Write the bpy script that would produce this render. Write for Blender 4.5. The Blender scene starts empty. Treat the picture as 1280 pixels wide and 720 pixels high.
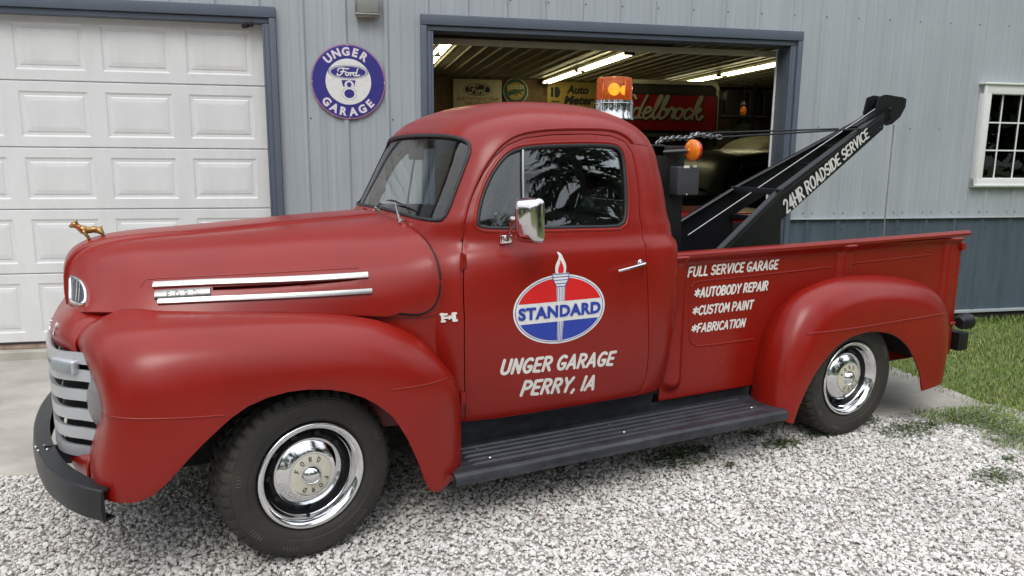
import bpy, bmesh, math, random
import numpy as np
from mathutils import Vector, Matrix, Euler
from mathutils.bvhtree import BVHTree
from mathutils.geometry import delaunay_2d_cdt
random.seed(7); rng = np.random.default_rng(7)
scn = bpy.context.scene
col = scn.collection
PI = math.pi
# ------------------------------------------------------------------ camera
CAMP = Vector((-0.5162, -3.5325, 1.5114)); FPX = 939.7
YAW, PITCH, ROLL = 0.469, 0.178, 0.0090
def cam_axes():
    cy, sy, cp, sp = math.cos(YAW), math.sin(YAW), math.cos(PITCH), math.sin(PITCH)
    f = Vector((sy*cp, cy*cp, -sp)); r = Vector((cy, -sy, 0)); u = r.cross(f)
    c, s = math.cos(ROLL), math.sin(ROLL)
    return c*r+s*u, -s*r+c*u, f
CR, CU, CF = cam_axes()
cam = bpy.data.cameras.new('camera'); cam.sensor_width = 36; cam.lens = FPX/1280*36
cam.clip_start = .05; cam.clip_end = 500
camo = bpy.data.objects.new('camera', cam); col.objects.link(camo)
M4 = Matrix((CR, CU, -CF)).transposed().to_4x4(); M4.translation = CAMP
camo.matrix_world = M4; scn.camera = camo
# ------------------------------------------------------------------ world, sun, exposure
SUN_EL, SUN_ROT = math.radians(52), math.radians(215)
w = bpy.data.worlds.new('World'); scn.world = w; w.use_nodes = True
nt = w.node_tree; N = nt.nodes; L = nt.links
bg = N['Background']; bg.inputs['Strength'].default_value = .12
sky = N.new('ShaderNodeTexSky'); sky.sky_type = 'NISHITA'; sky.sun_disc = False
sky.sun_elevation = SUN_EL; sky.sun_rotation = SUN_ROT; sky.dust_density = 4; sky.air_density = 1.2; sky.ozone_density = 1
tc = N.new('ShaderNodeTexCoord'); nz = N.new('ShaderNodeTexNoise'); nz.inputs['Scale'].default_value = 2.2; nz.inputs['Detail'].default_value = 4
cr_ = N.new('ShaderNodeValToRGB'); cr_.color_ramp.elements[0].position = .35; cr_.color_ramp.elements[1].position = .7
cr_.color_ramp.elements[0].color = (7.2, 7.8, 8.7, 1); cr_.color_ramp.elements[1].color = (10.6, 10.9, 11.3, 1)
mx = N.new('ShaderNodeMix'); mx.data_type = 'RGBA'; mx.inputs[0].default_value = .85
L.new(tc.outputs['Generated'], nz.inputs['Vector']); L.new(nz.outputs['Fac'], cr_.inputs['Fac'])
sx = N.new('ShaderNodeSeparateXYZ'); ma = N.new('ShaderNodeMath'); ma.operation = 'MULTIPLY_ADD'; ma.inputs[1].default_value = 1.15; ma.inputs[2].default_value = .45; ma.use_clamp = False
mc = N.new('ShaderNodeMath'); mc.operation = 'MAXIMUM'; mc.inputs[1].default_value = 0; vs_ = N.new('ShaderNodeVectorMath'); vs_.operation = 'SCALE'      # overcast dome: brighter towards the zenith
L.new(tc.outputs['Generated'], sx.inputs[0]); L.new(sx.outputs['Z'], mc.inputs[0]); L.new(mc.outputs[0], ma.inputs[0]); L.new(cr_.outputs[0], vs_.inputs[0]); L.new(ma.outputs[0], vs_.inputs['Scale'])
L.new(sky.outputs[0], mx.inputs[6]); L.new(vs_.outputs[0], mx.inputs[7]); L.new(mx.outputs[2], bg.inputs['Color'])
sl = bpy.data.lights.new('sun', 'SUN'); sl.energy = .9; sl.angle = math.radians(25); sl.color = (1, .97, .92)
so = bpy.data.objects.new('sun', sl); col.objects.link(so)
sd = Vector((math.sin(SUN_ROT)*math.cos(SUN_EL), math.cos(SUN_ROT)*math.cos(SUN_EL), math.sin(SUN_EL)))
so.rotation_euler = sd.to_track_quat('Z', 'Y').to_euler()
scn.view_settings.view_transform = 'Standard'; scn.view_settings.look = 'None'
scn.view_settings.exposure = 0.32; scn.view_settings.gamma = 1
scn.render.engine = 'CYCLES'
# ------------------------------------------------------------------ materials
def mat(name, color, rough=.5, metal=0, noise=None, bump=None, spec=.5, coat=0, emis=None, trans=0, ior=1.45, alpha=None, cell=None, coatr=.1, wave=0, streak=None):
    """noise=(scale, amount[, colour2]); bump=(scale, strength)"""
    m = bpy.data.materials.new(name); m.use_nodes = True
    nt = m.node_tree; N = nt.nodes; L = nt.links; b = N['Principled BSDF']
    c = (*color, 1)
    b.inputs['Base Color'].default_value = c; b.inputs['Roughness'].default_value = rough; b.inputs['Metallic'].default_value = metal
    b.inputs['Specular IOR Level'].default_value = spec; b.inputs['IOR'].default_value = ior
    b.inputs['Coat Weight'].default_value = coat; b.inputs['Coat Roughness'].default_value = coatr
    b.inputs['Transmission Weight'].default_value = trans
    tc = N.new('ShaderNodeTexCoord')
    if emis: b.inputs['Emission Color'].default_value = (*emis[0], 1); b.inputs['Emission Strength'].default_value = emis[1]
    if noise:
        n = N.new('ShaderNodeTexNoise'); n.inputs['Scale'].default_value = noise[0]; n.inputs['Detail'].default_value = 6
        n.inputs['Roughness'].default_value = .6
        L.new(tc.outputs['Object'], n.inputs['Vector'])
        r = N.new('ShaderNodeValToRGB'); r.color_ramp.elements[0].position = .3; r.color_ramp.elements[1].position = .7
        a = noise[1]; c2 = noise[2] if len(noise) > 2 else tuple(x*(1-a) for x in color)
        c1 = tuple(min(1, x*(1+a*.5)) for x in color) if len(noise) < 3 else color
        r.color_ramp.elements[0].color = (*c2, 1); r.color_ramp.elements[1].color = (*c1, 1)
        L.new(n.outputs['Fac'], r.inputs['Fac']); L.new(r.outputs[0], b.inputs['Base Color'])
        mr = N.new('ShaderNodeMapRange'); mr.inputs['To Min'].default_value = min(1, rough*1.15); mr.inputs['To Max'].default_value = rough*.88
        L.new(n.outputs['Fac'], mr.inputs['Value']); L.new(mr.outputs[0], b.inputs['Roughness'])
    if bump:
        n = N.new('ShaderNodeTexNoise'); n.inputs['Scale'].default_value = bump[0]; n.inputs['Detail'].default_value = 5
        L.new(tc.outputs['Object'], n.inputs['Vector'])
        bp = N.new('ShaderNodeBump'); bp.inputs['Strength'].default_value = bump[1]; bp.inputs['Distance'].default_value = .01
        L.new(n.outputs['Fac'], bp.inputs['Height']); L.new(bp.outputs[0], b.inputs['Normal'])
        if wave:        # slow panel waviness
            n2 = N.new('ShaderNodeTexNoise'); n2.inputs['Scale'].default_value = 3.2; n2.inputs['Detail'].default_value = 1
            b2 = N.new('ShaderNodeBump'); b2.inputs['Strength'].default_value = wave; b2.inputs['Distance'].default_value = .02
            L.new(tc.outputs['Object'], n2.inputs['Vector']); L.new(n2.outputs['Fac'], b2.inputs['Height']); L.new(b2.outputs[0], bp.inputs['Normal'])
    if streak:          # (amount, sx, sy, sz): run-off streaks and grime
        mp = N.new('ShaderNodeMapping'); mp.inputs['Scale'].default_value = streak[1:]; n3 = N.new('ShaderNodeTexNoise'); n3.inputs['Scale'].default_value = 1; n3.inputs['Detail'].default_value = 5; n3.inputs['Roughness'].default_value = .65
        mr3 = N.new('ShaderNodeMapRange'); mr3.inputs['From Min'].default_value = .35; mr3.inputs['From Max'].default_value = .7; mr3.inputs['To Min'].default_value = 1-streak[0]; mr3.inputs['To Max'].default_value = 1.03
        mx3 = N.new('ShaderNodeMix'); mx3.data_type = 'RGBA'; mx3.blend_type = 'MULTIPLY'; mx3.inputs[0].default_value = 1
        L.new(tc.outputs['Object'], mp.inputs['Vector']); L.new(mp.outputs[0], n3.inputs['Vector']); L.new(n3.outputs['Fac'], mr3.inputs['Value'])
        src = b.inputs['Base Color'].links[0].from_socket if b.inputs['Base Color'].links else None
        if src: L.new(src, mx3.inputs[6])
        else: mx3.inputs[6].default_value = c
        L.new(mr3.outputs[0], mx3.inputs[7]); L.new(mx3.outputs[2], b.inputs['Base Color'])
    return m
M = {}
M['red'] = mat('red_satin_paint', (.25, .0088, .0040), .28, noise=(3, .12), bump=(220, .02), spec=.50, wave=.10)
M['redin'] = mat('red_paint_inside', (.2, .013, .012), .6)
M['black'] = mat('black_satin_paint', (.010, .0105, .0125), .36, noise=(9, .3), bump=(90, .05))
M['blackrough'] = mat('black_step_paint', (.022, .023, .028), .42, noise=(14, .35, (.010, .010, .012)), bump=(60, .15), streak=(-1.6, 2.2, 26, 26))
M['rubber'] = mat('tyre_rubber', (.022, .0215, .021), .68, noise=(7, .4, (.045, .039, .032)), bump=(160, .2))
M['bark0'] = mat('twig_bark', (.035, .025, .02), .8, noise=(40, .4))
M['rubbersmudge'] = mat('dust_highlight_rubber', (.085, .075, .062), .8, noise=(20, .4))
M['seal'] = mat('window_rubber', (.02, .021, .023), .5, noise=(20, .3))
M['chrome'] = mat('chrome', (.82, .82, .83), .07, 1, noise=(20, .06))
M['bright'] = mat('dull_bright_trim', (.44, .43, .415), .30, 1, noise=(30, .12), bump=(50, .04))
M['silver'] = mat('silver_grille_paint', (.56, .57, .59), .33, .5, noise=(8, .1))
M['dark'] = mat('dark_void', (.008, .008, .009), .8)
M['under'] = mat('near_black_matt', (.02, .018, .017), .85, noise=(12, .4))  # near-black, also for fender insides and the right-hand foundation
M['white'] = mat('white_vinyl', (.78, .77, .74), .45, noise=(40, .08))
M['letter'] = mat('off_white_lettering', (.77, .75, .70), .4, noise=(25, .12))
M['lred'] = mat('logo_red', (.68, .015, .015), .4, noise=(30, .05))
M['lblue'] = mat('logo_blue', (.025, .055, .38), .4, noise=(30, .05))
M['navy'] = mat('sign_navy', (.045, .04, .24), .3, noise=(14, .12))
M['rose'] = mat('sign_rim_rose', (.38, .17, .30), .35, noise=(14, .15))
M['cream'] = mat('hubcap_cream', (.62, .58, .47), .3, noise=(20, .1))
M['gold'] = mat('aged_brass', (.48, .30, .10), .35, .9, noise=(60, .35, (.25, .14, .05)), bump=(120, .1))
M['wall'] = mat('light_grey_siding', (.40, .435, .46), .42, noise=(1.3, .07), bump=(14, .03), streak=(.08, 9, 9, .7))
M['wall2'] = mat('slate_grey_siding', (.092, .125, .156), .42, noise=(1.3, .10), bump=(14, .03), streak=(.25, 9, 9, 1.2))
M['trim'] = mat('blue_grey_trim', (.10, .122, .158), .42, noise=(4, .10))
M['door'] = mat('white_garage_door', (.745, .745, .74), .42, noise=(2.5, .05), bump=(300, .03), streak=(.07, 6, 6, 1.5))
M['woodtrim'] = mat('weathered_sill_board', (.42, .31, .24), .8, noise=(20, .4), bump=(60, .3))
M['pvc'] = mat('white_window_vinyl', (.78, .79, .77), .35, noise=(6, .05))
M['screw'] = mat('screw_head', (.12, .13, .14), .5, .5)
M['conc'] = mat('concrete', (.48, .445, .39), .85, noise=(3, .22), bump=(120, .15), streak=(.2, 1.5, 2.5, 1))
M['floor'] = mat('shop_floor', (.16, .15, .135), .5, noise=(3, .3))
M['amber'] = mat('amber_lens', (.95, .24, .02), .12, trans=.75, ior=1.3, bump=(60, .1))
M['amber2'] = mat('amber_lens_solid', (.95, .22, .015), .15, noise=(30, .3), coat=.5)
M['redlens'] = mat('red_lens', (.5, .01, .012), .12, coat=.5, noise=(30, .2))
M['bulb'] = mat('beacon_lamp', (1, .72, .35), .15, .6, emis=((1, .50, .10), 1.3), coat=.5)
M['clear'] = mat('headlight_glass', (.62, .66, .67), .08, trans=.75, bump=(80, .3))
M['mirror'] = mat('pinkish_mirror_chrome', (.66, .62, .62), .10, 1, noise=(10, .08))  # pinkish colour puts the red truck's reflection into the chrome
M['mglass'] = mat('mirror_glass', (.9, .9, .9), .02, 1)
M['seat'] = mat('seat_vinyl', (.05, .05, .055), .5, noise=(12, .3))
M['cabin'] = mat('cab_lining', (.24, .25, .26), .7, noise=(6, .25))
M['wire'] = mat('steel_cable', (.55, .55, .54), .4, .8)
M['chain'] = mat('chain_steel', (.33, .33, .35), .35, .9, noise=(60, .4))
M['box'] = mat('grey_box_paint', (.055, .058, .065), .4, noise=(12, .2))
M['alum'] = mat('aluminium', (.62, .63, .63), .3, .9, noise=(15, .2))
M['ceil'] = mat('ceiling_steel', (.34, .31, .24), .45, .3, noise=(3, .2))
M['osb'] = mat('plywood_wall', (.19, .12, .06), .8, noise=(9, .5, (.08, .05, .025)), bump=(30, .3))
M['tube'] = mat('fluorescent_tube', (1, 1, .85), .4, emis=((1, .93, .55), 9))
M['fix'] = mat('fixture_enamel', (.7, .68, .55), .4)
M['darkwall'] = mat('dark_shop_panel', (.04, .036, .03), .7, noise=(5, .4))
M['signred'] = mat('sign_red', (.33, .012, .015), .4, noise=(8, .2))
M['signcream'] = mat('sign_cream', (.50, .44, .30), .5, noise=(8, .15))
M['signyel'] = mat('sign_yellow', (.36, .25, .05), .5, noise=(8, .15))
M['signgreen'] = mat('sign_green', (.02, .07, .04), .5, noise=(8, .15))
M['ink'] = mat('sign_black', (.012, .012, .014), .5)
M['ctrim'] = mat('cream_trailer', (.48, .45, .34), .4, noise=(5, .15))
M['inkred'] = mat('sign_dark_red_text', (.25, .03, .02), .5)
M['glassdark'] = None
def glass(name, tint, rough=.0, refl=1.45, op=.0):
    m = bpy.data.materials.new(name); m.use_nodes = True; nt = m.node_tree; N = nt.nodes; L = nt.links
    N.remove(N['Principled BSDF']); o = N['Material Output']
    t = N.new('ShaderNodeBsdfTransparent'); t.inputs[0].default_value = (*tint, 1)
    g = N.new('ShaderNodeBsdfGlossy'); g.inputs['Roughness'].default_value = rough; g.inputs['Color'].default_value = (1, 1, 1, 1)
    f = N.new('ShaderNodeFresnel'); f.inputs['IOR'].default_value = refl
    tcn = N.new('ShaderNodeTexCoord'); ns = N.new('ShaderNodeTexNoise'); ns.inputs['Scale'].default_value = 3
    bp = N.new('ShaderNodeBump'); bp.inputs['Strength'].default_value = .006; bp.inputs['Distance'].default_value = .02
    L.new(tcn.outputs['Object'], ns.inputs['Vector']); L.new(ns.outputs['Fac'], bp.inputs['Height'])
    L.new(bp.outputs[0], g.inputs['Normal'])
    x = N.new('ShaderNodeMixShader'); L.new(f.outputs[0], x.inputs[0]); L.new(t.outputs[0], x.inputs[1]); L.new(g.outputs[0], x.inputs[2])
    L.new(x.outputs[0], o.inputs['Surface']); return m
M['glass'] = glass('cab_glass', (.90, .94, .93), refl=1.62)
M['amber'] = glass('amber_dome', (.99, .82, .46), refl=1.5)
def add_body(m, colr, fac):
    nt = m.node_tree; N = nt.nodes; L = nt.links; o = N['Material Output']; s0 = o.inputs['Surface'].links[0].from_socket
    d = N.new('ShaderNodeBsdfTranslucent'); d.inputs[0].default_value = (*colr, 1); e = N.new('ShaderNodeBsdfDiffuse'); e.inputs[0].default_value = (*colr, 1)
    a = N.new('ShaderNodeMixShader'); a.inputs[0].default_value = .5; L.new(d.outputs[0], a.inputs[1]); L.new(e.outputs[0], a.inputs[2])
    b = N.new('ShaderNodeMixShader'); b.inputs[0].default_value = fac; L.new(s0, b.inputs[1]); L.new(a.outputs[0], b.inputs[2]); L.new(b.outputs[0], o.inputs['Surface'])
add_body(M['amber'], (1, .30, .05), .15)
M['badge'] = mat('cast_badge_metal', (.27, .26, .25), .34, 1, noise=(60, .3))
M['weed2'] = None
M['wglass'] = glass('window_glass', (.75, .78, .78), refl=1.5)
# ------------------------------------------------------------------ object helpers
def link(name, me, m=None, parent=None):
    o = bpy.data.objects.new(name, me); col.objects.link(o)
    if m is not None and me is not None and not me.materials: me.materials.append(m)
    if parent is not None: o.parent = parent
    return o
def tag(o, label=None, cat=None, group=None, kind=None):
    if label: o['label'] = label
    if cat: o['category'] = cat
    if group: o['group'] = group
    if kind: o['kind'] = kind
    return o
def empty(name, label, cat, loc=(0, 0, 0), rz=0, group=None):
    o = bpy.data.objects.new(name, None); col.objects.link(o); o.location = loc; o.rotation_euler = (0, 0, rz); o.empty_display_size = .2
    return tag(o, label, cat, group)
def mesh(name, vs, fs, smooth=None):
    me = bpy.data.meshes.new(name); me.from_pydata([tuple(v) for v in vs], [], [tuple(f) for f in fs]); me.update()
    if smooth is not None:
        me.shade_smooth()
        if smooth < 180: me.set_sharp_from_angle(angle=math.radians(smooth))
    return me
class MB:
    def __init__(s): s.v = []; s.f = []
    def add(s, vs, fs, mtx=None):
        b = len(s.v)
        s.v += [tuple(mtx @ Vector(v)) if mtx is not None else tuple(v) for v in vs]; s.f += [tuple(i+b for i in f) for f in fs]; return s
    def box(s, c, d, mtx=None, bev=0):
        x, y, z = d[0]/2, d[1]/2, d[2]/2
        if not bev:
            vs = [(c[0]+i*x, c[1]+j*y, c[2]+k*z) for i in (-1, 1) for j in (-1, 1) for k in (-1, 1)]
            return s.add(vs, [(0, 1, 3, 2), (4, 6, 7, 5), (0, 4, 5, 1), (2, 3, 7, 6), (0, 2, 6, 4), (1, 5, 7, 3)], mtx)
        bm = bmesh.new(); bmesh.ops.create_cube(bm, size=1); bmesh.ops.scale(bm, vec=d, verts=bm.verts)
        bmesh.ops.bevel(bm, geom=bm.edges[:], offset=bev, segments=3, affect='EDGES', profile=.5)
        bmesh.ops.translate(bm, vec=c, verts=bm.verts); bm.verts.index_update()
        s.add([v.co[:] for v in bm.verts], [[v.index for v in f.verts] for f in bm.faces], mtx); bm.free(); return s
    def tube(s, pts, r, seg=8, closed=False, cap=True, sec=None, up=None):
        """sec: list of (a,b) section multipliers"""
        P = [Vector(p) for p in pts]; n = len(P); sec = sec or [(math.cos(2*PI*i/seg), math.sin(2*PI*i/seg)) for i in range(seg)]
        k = len(sec); b = len(s.v); prev = None
        for i in range(n):
            a = P[(i-1) % n] if (closed or i > 0) else P[i]; c = P[(i+1) % n] if (closed or i < n-1) else P[i]
            t = (c-a).normalized()
            u0 = Vector(up[i]) if isinstance(up, list) else (Vector(up) if up is not None else (prev if prev is not None else (Vector((0, 0, 1)) if abs(t.z) < .9 else Vector((1, 0, 0)))))
            e1 = (u0-t*u0.dot(t)).normalized(); e2 = t.cross(e1); prev = e1
            rr = r[i] if isinstance(r, (list, tuple)) else r
            for (p, q) in sec: s.v.append(tuple(P[i]+e1*(p*rr)+e2*(q*rr)))
        for i in range(n if closed else n-1):
            for j in range(k):
                s.f.append((b+i*k+j, b+i*k+(j+1) % k, b+((i+1) % n)*k+(j+1) % k, b+((i+1) % n)*k+j))
        if cap and not closed: s.f.append(tuple(b+j for j in range(k))[::-1]); s.f.append(tuple(b+(n-1)*k+j for j in range(k)))
        return s
    def lathe(s, prof, seg=48, mtx=None, closed=False):
        """prof: (r, h) pairs; axis +Z"""
        vs = []; fs = []; n = len(prof)
        for i in range(seg):
            a = 2*PI*i/seg
            for (r, h) in prof: vs.append((r*math.cos(a), r*math.sin(a), h))
        for i in range(seg):
            for j in range(n if closed else n-1):
                fs.append((i*n+j, ((i+1) % seg)*n+j, ((i+1) % seg)*n+(j+1) % n, i*n+(j+1) % n))
        return s.add(vs, fs, mtx)
    def prism(s, poly, h0, h1, mtx=None):
        """poly in XY extruded from z=h0 to h1"""
        n = len(poly)
        vs = [(x, y, h0) for x, y in poly]+[(x, y, h1) for x, y in poly]
        fs = [tuple(range(n))[::-1], tuple(range(n, 2*n))]+[(i, (i+1) % n, n+(i+1) % n, n+i) for i in range(n)]
        return s.add(vs, fs, mtx)
    def obj(s, name, m, parent=None, smooth=35, fix=True):
        me = mesh(name, s.v, s.f)
        if fix:
            bm = bmesh.new(); bm.from_mesh(me); bmesh.ops.remove_doubles(bm, verts=bm.verts, dist=1e-6); bmesh.ops.recalc_face_normals(bm, faces=bm.faces); bm.to_mesh(me); bm.free()
        if smooth: me.shade_smooth(); me.set_sharp_from_angle(angle=math.radians(smooth))
        return link(name, me, m, parent)
def bake(o, mods, smooth=35):
    """apply modifiers given as (type, dict)"""
    for t, d in mods:
        md = o.modifiers.new(t, t)
        for k, v in d.items(): setattr(md, k, v)
    dg = bpy.context.evaluated_depsgraph_get()
    me = bpy.data.meshes.new_from_object(o.evaluated_get(dg)); me.name = o.data.name
    old = o.data; o.modifiers.clear(); o.data = me
    me.shade_smooth(); me.set_sharp_from_angle(angle=math.radians(smooth))
    return o
def mirror_obj(o, name=None, parent=None):
    me = o.data.copy(); bm = bmesh.new(); bm.from_mesh(me)
    for v in bm.verts: v.co.y = -v.co.y
    bmesh.ops.reverse_faces(bm, faces=bm.faces); bm.to_mesh(me); bm.free()
    q = link(name or o.name.split('.')[0], me, None, parent or o.parent)
    if smoothed(o): me.set_sharp_from_angle(angle=math.radians(35))
    return q
def smoothed(o): return len(o.data.polygons) and o.data.polygons[0].use_smooth
# ------------------------------------------------------------------ curves and surfaces
def crom(P, n, closed=False):
    P = np.array(P, float); m = len(P)
    if closed: Q = np.vstack([P[-1:], P, P[:2]]); segs = m
    else: Q = np.vstack([2*P[0]-P[1], P, 2*P[-1]-P[-2]]); segs = m-1
    t = np.linspace(0, segs, n, endpoint=not closed); i = np.minimum(t.astype(int), segs-1); f = (t-i)[:, None]
    a, b, c, d = Q[i], Q[i+1], Q[i+2], Q[i+3]
    return .5*((2*b)+(-a+c)*f+(2*a-5*b+4*c-d)*f**2+(-a+3*b-3*c+d)*f**3)
def net(G, nu=120, nv=90):
    G = np.array(G, float)                       # rows (u) x cols (v) x 3
    A = np.stack([crom(G[:, j], nu) for j in range(G.shape[1])], 1)
    return np.stack([crom(A[i], nv) for i in range(nu)], 0)
def ray(px, py): return (CF+CR*((px-640)/FPX)-CU*((py-360)/FPX)).normalized()
def atY(px, py, Y): d = ray(px, py); return CAMP+d*((Y-CAMP.y)/d.y)
def atZ(px, py, Z): d = ray(px, py); return CAMP+d*((Z-CAMP.z)/d.z)
def inside(x, y, poly):
    c = False; n = len(poly); j = n-1
    for i in range(n):
        xi, yi = poly[i]; xj, yj = poly[j]
        if (yi > y) != (yj > y) and x < (xj-xi)*(y-yi)/(yj-yi)+xi: c = not c
        j = i
    return c
def inside_np(X, Y, poly):
    P = np.array(poly); c = np.zeros(X.shape, bool); Q = np.roll(P, 1, 0)
    for (xi, yi), (xj, yj) in zip(P, Q):
        if yi == yj: continue
        c ^= ((yi > Y) != (yj > Y)) & (X < (xj-xi)*(Y-yi)/(yj-yi)+xi)
    return c
def segdist(X, Y, a, b):
    dx, dy = b[0]-a[0], b[1]-a[1]; l = dx*dx+dy*dy+1e-12
    t = np.clip(((X-a[0])*dx+(Y-a[1])*dy)/l, 0, 1); return np.hypot(X-a[0]-t*dx, Y-a[1]-t*dy)
def smooth_poly(P, n, closed=True, maxd=None):
    return [tuple(q) for q in crom(P, n, closed)]
def resample(P, d, closed=True):
    P = [np.array(p, float) for p in P]; out = []
    for i in range(len(P) if closed else len(P)-1):
        a, b = P[i], P[(i+1) % len(P)]; k = max(1, int(np.hypot(*(b-a)[:2])/d))
        out += [tuple(a+(b-a)*j/k) for j in range(k)]
    if not closed: out.append(tuple(P[-1]))
    return out
class Surf:
    def __init__(s, T, su=1., sv=1., flip=False):
        s.T = T; s.nu, s.nv = T.shape[:2]; s.su, s.sv = su, sv; s.flip = flip
        V = T.reshape(-1, 3).tolist(); nv = s.nv
        F = [(i*nv+j, (i+1)*nv+j, (i+1)*nv+j+1, i*nv+j+1) for i in range(s.nu-1) for j in range(nv-1)]
        s.bvh = BVHTree.FromPolygons(V, F)
    def pos(s, u, v):
        a = np.clip(np.asarray(u, float)/s.su, 0, 1)*(s.nu-1); b = np.clip(np.asarray(v, float)/s.sv, 0, 1)*(s.nv-1)
        i = np.minimum(a.astype(int), s.nu-2); j = np.minimum(b.astype(int), s.nv-2); f = (a-i)[..., None]; g = (b-j)[..., None]; T = s.T
        return (T[i, j]*(1-f)+T[i+1, j]*f)*(1-g)+(T[i, j+1]*(1-f)+T[i+1, j+1]*f)*g
    def p(s, u, v): return Vector(s.pos(u, v))
    def nrm(s, u, v, e=.012):
        du = s.p(min(u+e*s.su, s.su), v)-s.p(max(u-e*s.su, 0), v); dv = s.p(u, min(v+e*s.sv, s.sv))-s.p(u, max(v-e*s.sv, 0))
        n = du.cross(dv).normalized(); return -n if s.flip else n
    def uv_of(s, P):
        """param of the surface point nearest to P"""
        loc, n, idx, d = s.bvh.find_nearest(P); return s._uv(loc, idx)
    def _uv(s, loc, idx):
        k = s.nv-1; i, j = idx//k, idx % k; T = s.T
        u, v = (i+.5)/(s.nu-1)*s.su, (j+.5)/(s.nv-1)*s.sv
        for _ in range(4):
            p = s.p(u, v); e = .004; a = (s.p(u+e, v)-s.p(u-e, v))/(2*e) if e < u < s.su-e else (s.p(min(u+e, s.su), v)-s.p(max(0, u-e), v))/e
            b = (s.p(u, v+e)-s.p(u, v-e))/(2*e) if e < v < s.sv-e else (s.p(u, min(v+e, s.sv))-s.p(u, max(v-e, 0)))/e
            r = loc-p; aa, ab, bb = a.dot(a), a.dot(b), b.dot(b); ra, rb = r.dot(a), r.dot(b); D = aa*bb-ab*ab
            if abs(D) < 1e-12: break
            u = min(max(u+(ra*bb-rb*ab)/D, 0), s.su); v = min(max(v+(rb*aa-ra*ab)/D, 0), s.sv)
        return (u, v)
    def pix(s, px, py):
        h = s.bvh.ray_cast(CAMP, ray(px, py))
        if h[0] is None:
            # nearest point of the surface to the ray
            best = None
            for k in range(60):
                q = CAMP+ray(px, py)*(2+k*.06); l, n, i, d = s.bvh.find_nearest(q)
                if best is None or d < best[0]: best = (d, l, i)
            return s._uv(best[1], best[2])
        return s._uv(h[0], h[2])
    def panel(s, outline, holes=(), step=.03, off=0.0):
        """triangulated patch bounded by uv outline(s); returns verts, faces"""
        pts = []; edges = []
        loops = [resample(outline, step)]+[resample(h, step) for h in holes]
        for lp in loops:
            b = len(pts); pts += lp; edges += [(b+i, b+(i+1) % len(lp)) for i in range(len(lp))]
        bp = np.array(pts); x0, y0 = bp.min(0); x1, y1 = bp.max(0)
        X, Y = np.meshgrid(np.arange(x0, x1, step), np.arange(y0, y1, step)); X = X.ravel(); Y = Y.ravel()
        X = X+np.where((np.round((Y-y0)/step) % 2) > 0, step*.5, 0)
        ok = inside_np(X, Y, loops[0])
        for h in loops[1:]: ok &= ~inside_np(X, Y, h)
        X = X[ok]; Y = Y[ok]
        if len(X):
            d = np.min(np.hypot(X[:, None]-bp[None, :, 0], Y[:, None]-bp[None, :, 1]), 1); k = d > step*.55
            pts += list(zip(X[k].tolist(), Y[k].tolist()))
        r = delaunay_2d_cdt([Vector(p) for p in pts], edges, [], 0, 1e-6)
        vs, fs = r[0], r[2]
        C = np.array([[sum(vs[i].x for i in f)/3, sum(vs[i].y for i in f)/3] for f in fs])
        ok = inside_np(C[:, 0], C[:, 1], loops[0])
        for h in loops[1:]: ok &= ~inside_np(C[:, 0], C[:, 1], h)
        fs = [f for f, o in zip(fs, ok) if o]
        UV = np.array([v[:] for v in vs]); P = s.pos(UV[:, 0], UV[:, 1])
        if off:
            for i, (u, v) in enumerate(UV): P[i] += np.array(s.nrm(u, v))*off
        if not s.flip: pass
        fs = [f[::-1] for f in fs] if s.flip else fs
        return P.tolist(), fs
    def obj(s, name, outline, holes, m, parent, step=.03, off=0, thick=.01, bev=0, smooth=35):
        P, F = s.panel(outline, holes, step, off); o = link(name, mesh(name, P, F), m, parent)
        if o.data.polygons and thick:
            mods = [('SOLIDIFY', dict(thickness=thick, offset=-1))]
            if bev: mods.append(('BEVEL', dict(width=bev, segments=2, limit_method='ANGLE', angle_limit=math.radians(50))))
            bake(o, mods, smooth)
        else: o.data.shade_smooth()
        return o
def pcurve(S, px, n=50):
    return [S.pix(*q) for q in crom(px, n)]
def offset_poly(P, d):
    """positive d = inwards for either orientation"""
    P = np.array(P, float); a = np.roll(P, 1, 0); b = np.roll(P, -1, 0); t = b-a; t /= np.linalg.norm(t, axis=1)[:, None]+1e-12
    n = np.stack([-t[:, 1], t[:, 0]], 1); A = .5*np.sum(P[:, 0]*b[:, 1]-b[:, 0]*P[:, 1])
    return [tuple(q) for q in P+n*(d if A > 0 else -d)]
def bead(name, surf, uvs, w, h, m, parent, closed=True, off=0, smooth=60, mirror=False, flat=False):
    """rounded strip lying on a surface along a uv path"""
    P = []; U = []
    for (u, v) in uvs: n = surf.nrm(u, v); P.append(surf.p(u, v)+n*off); U.append(n)
    sec = [(math.cos(2*PI*i/10)*h, math.sin(2*PI*i/10)*w/2) for i in range(10)]
    if flat: sec = [(-h, -w/2), (h*.55, -w/2), (h*.9, -w*.40), (h, -w*.15), (h, w*.15), (h*.9, w*.40), (h*.55, w/2), (-h, w/2)]
    mb = MB(); mb.tube(P, 1, sec=sec, closed=closed, up=U)
    if mirror: mb.add([(x, -y, z) for x, y, z in mb.v[:]], mb.f[:])
    return mb.obj(name, m, parent, smooth)
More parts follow.
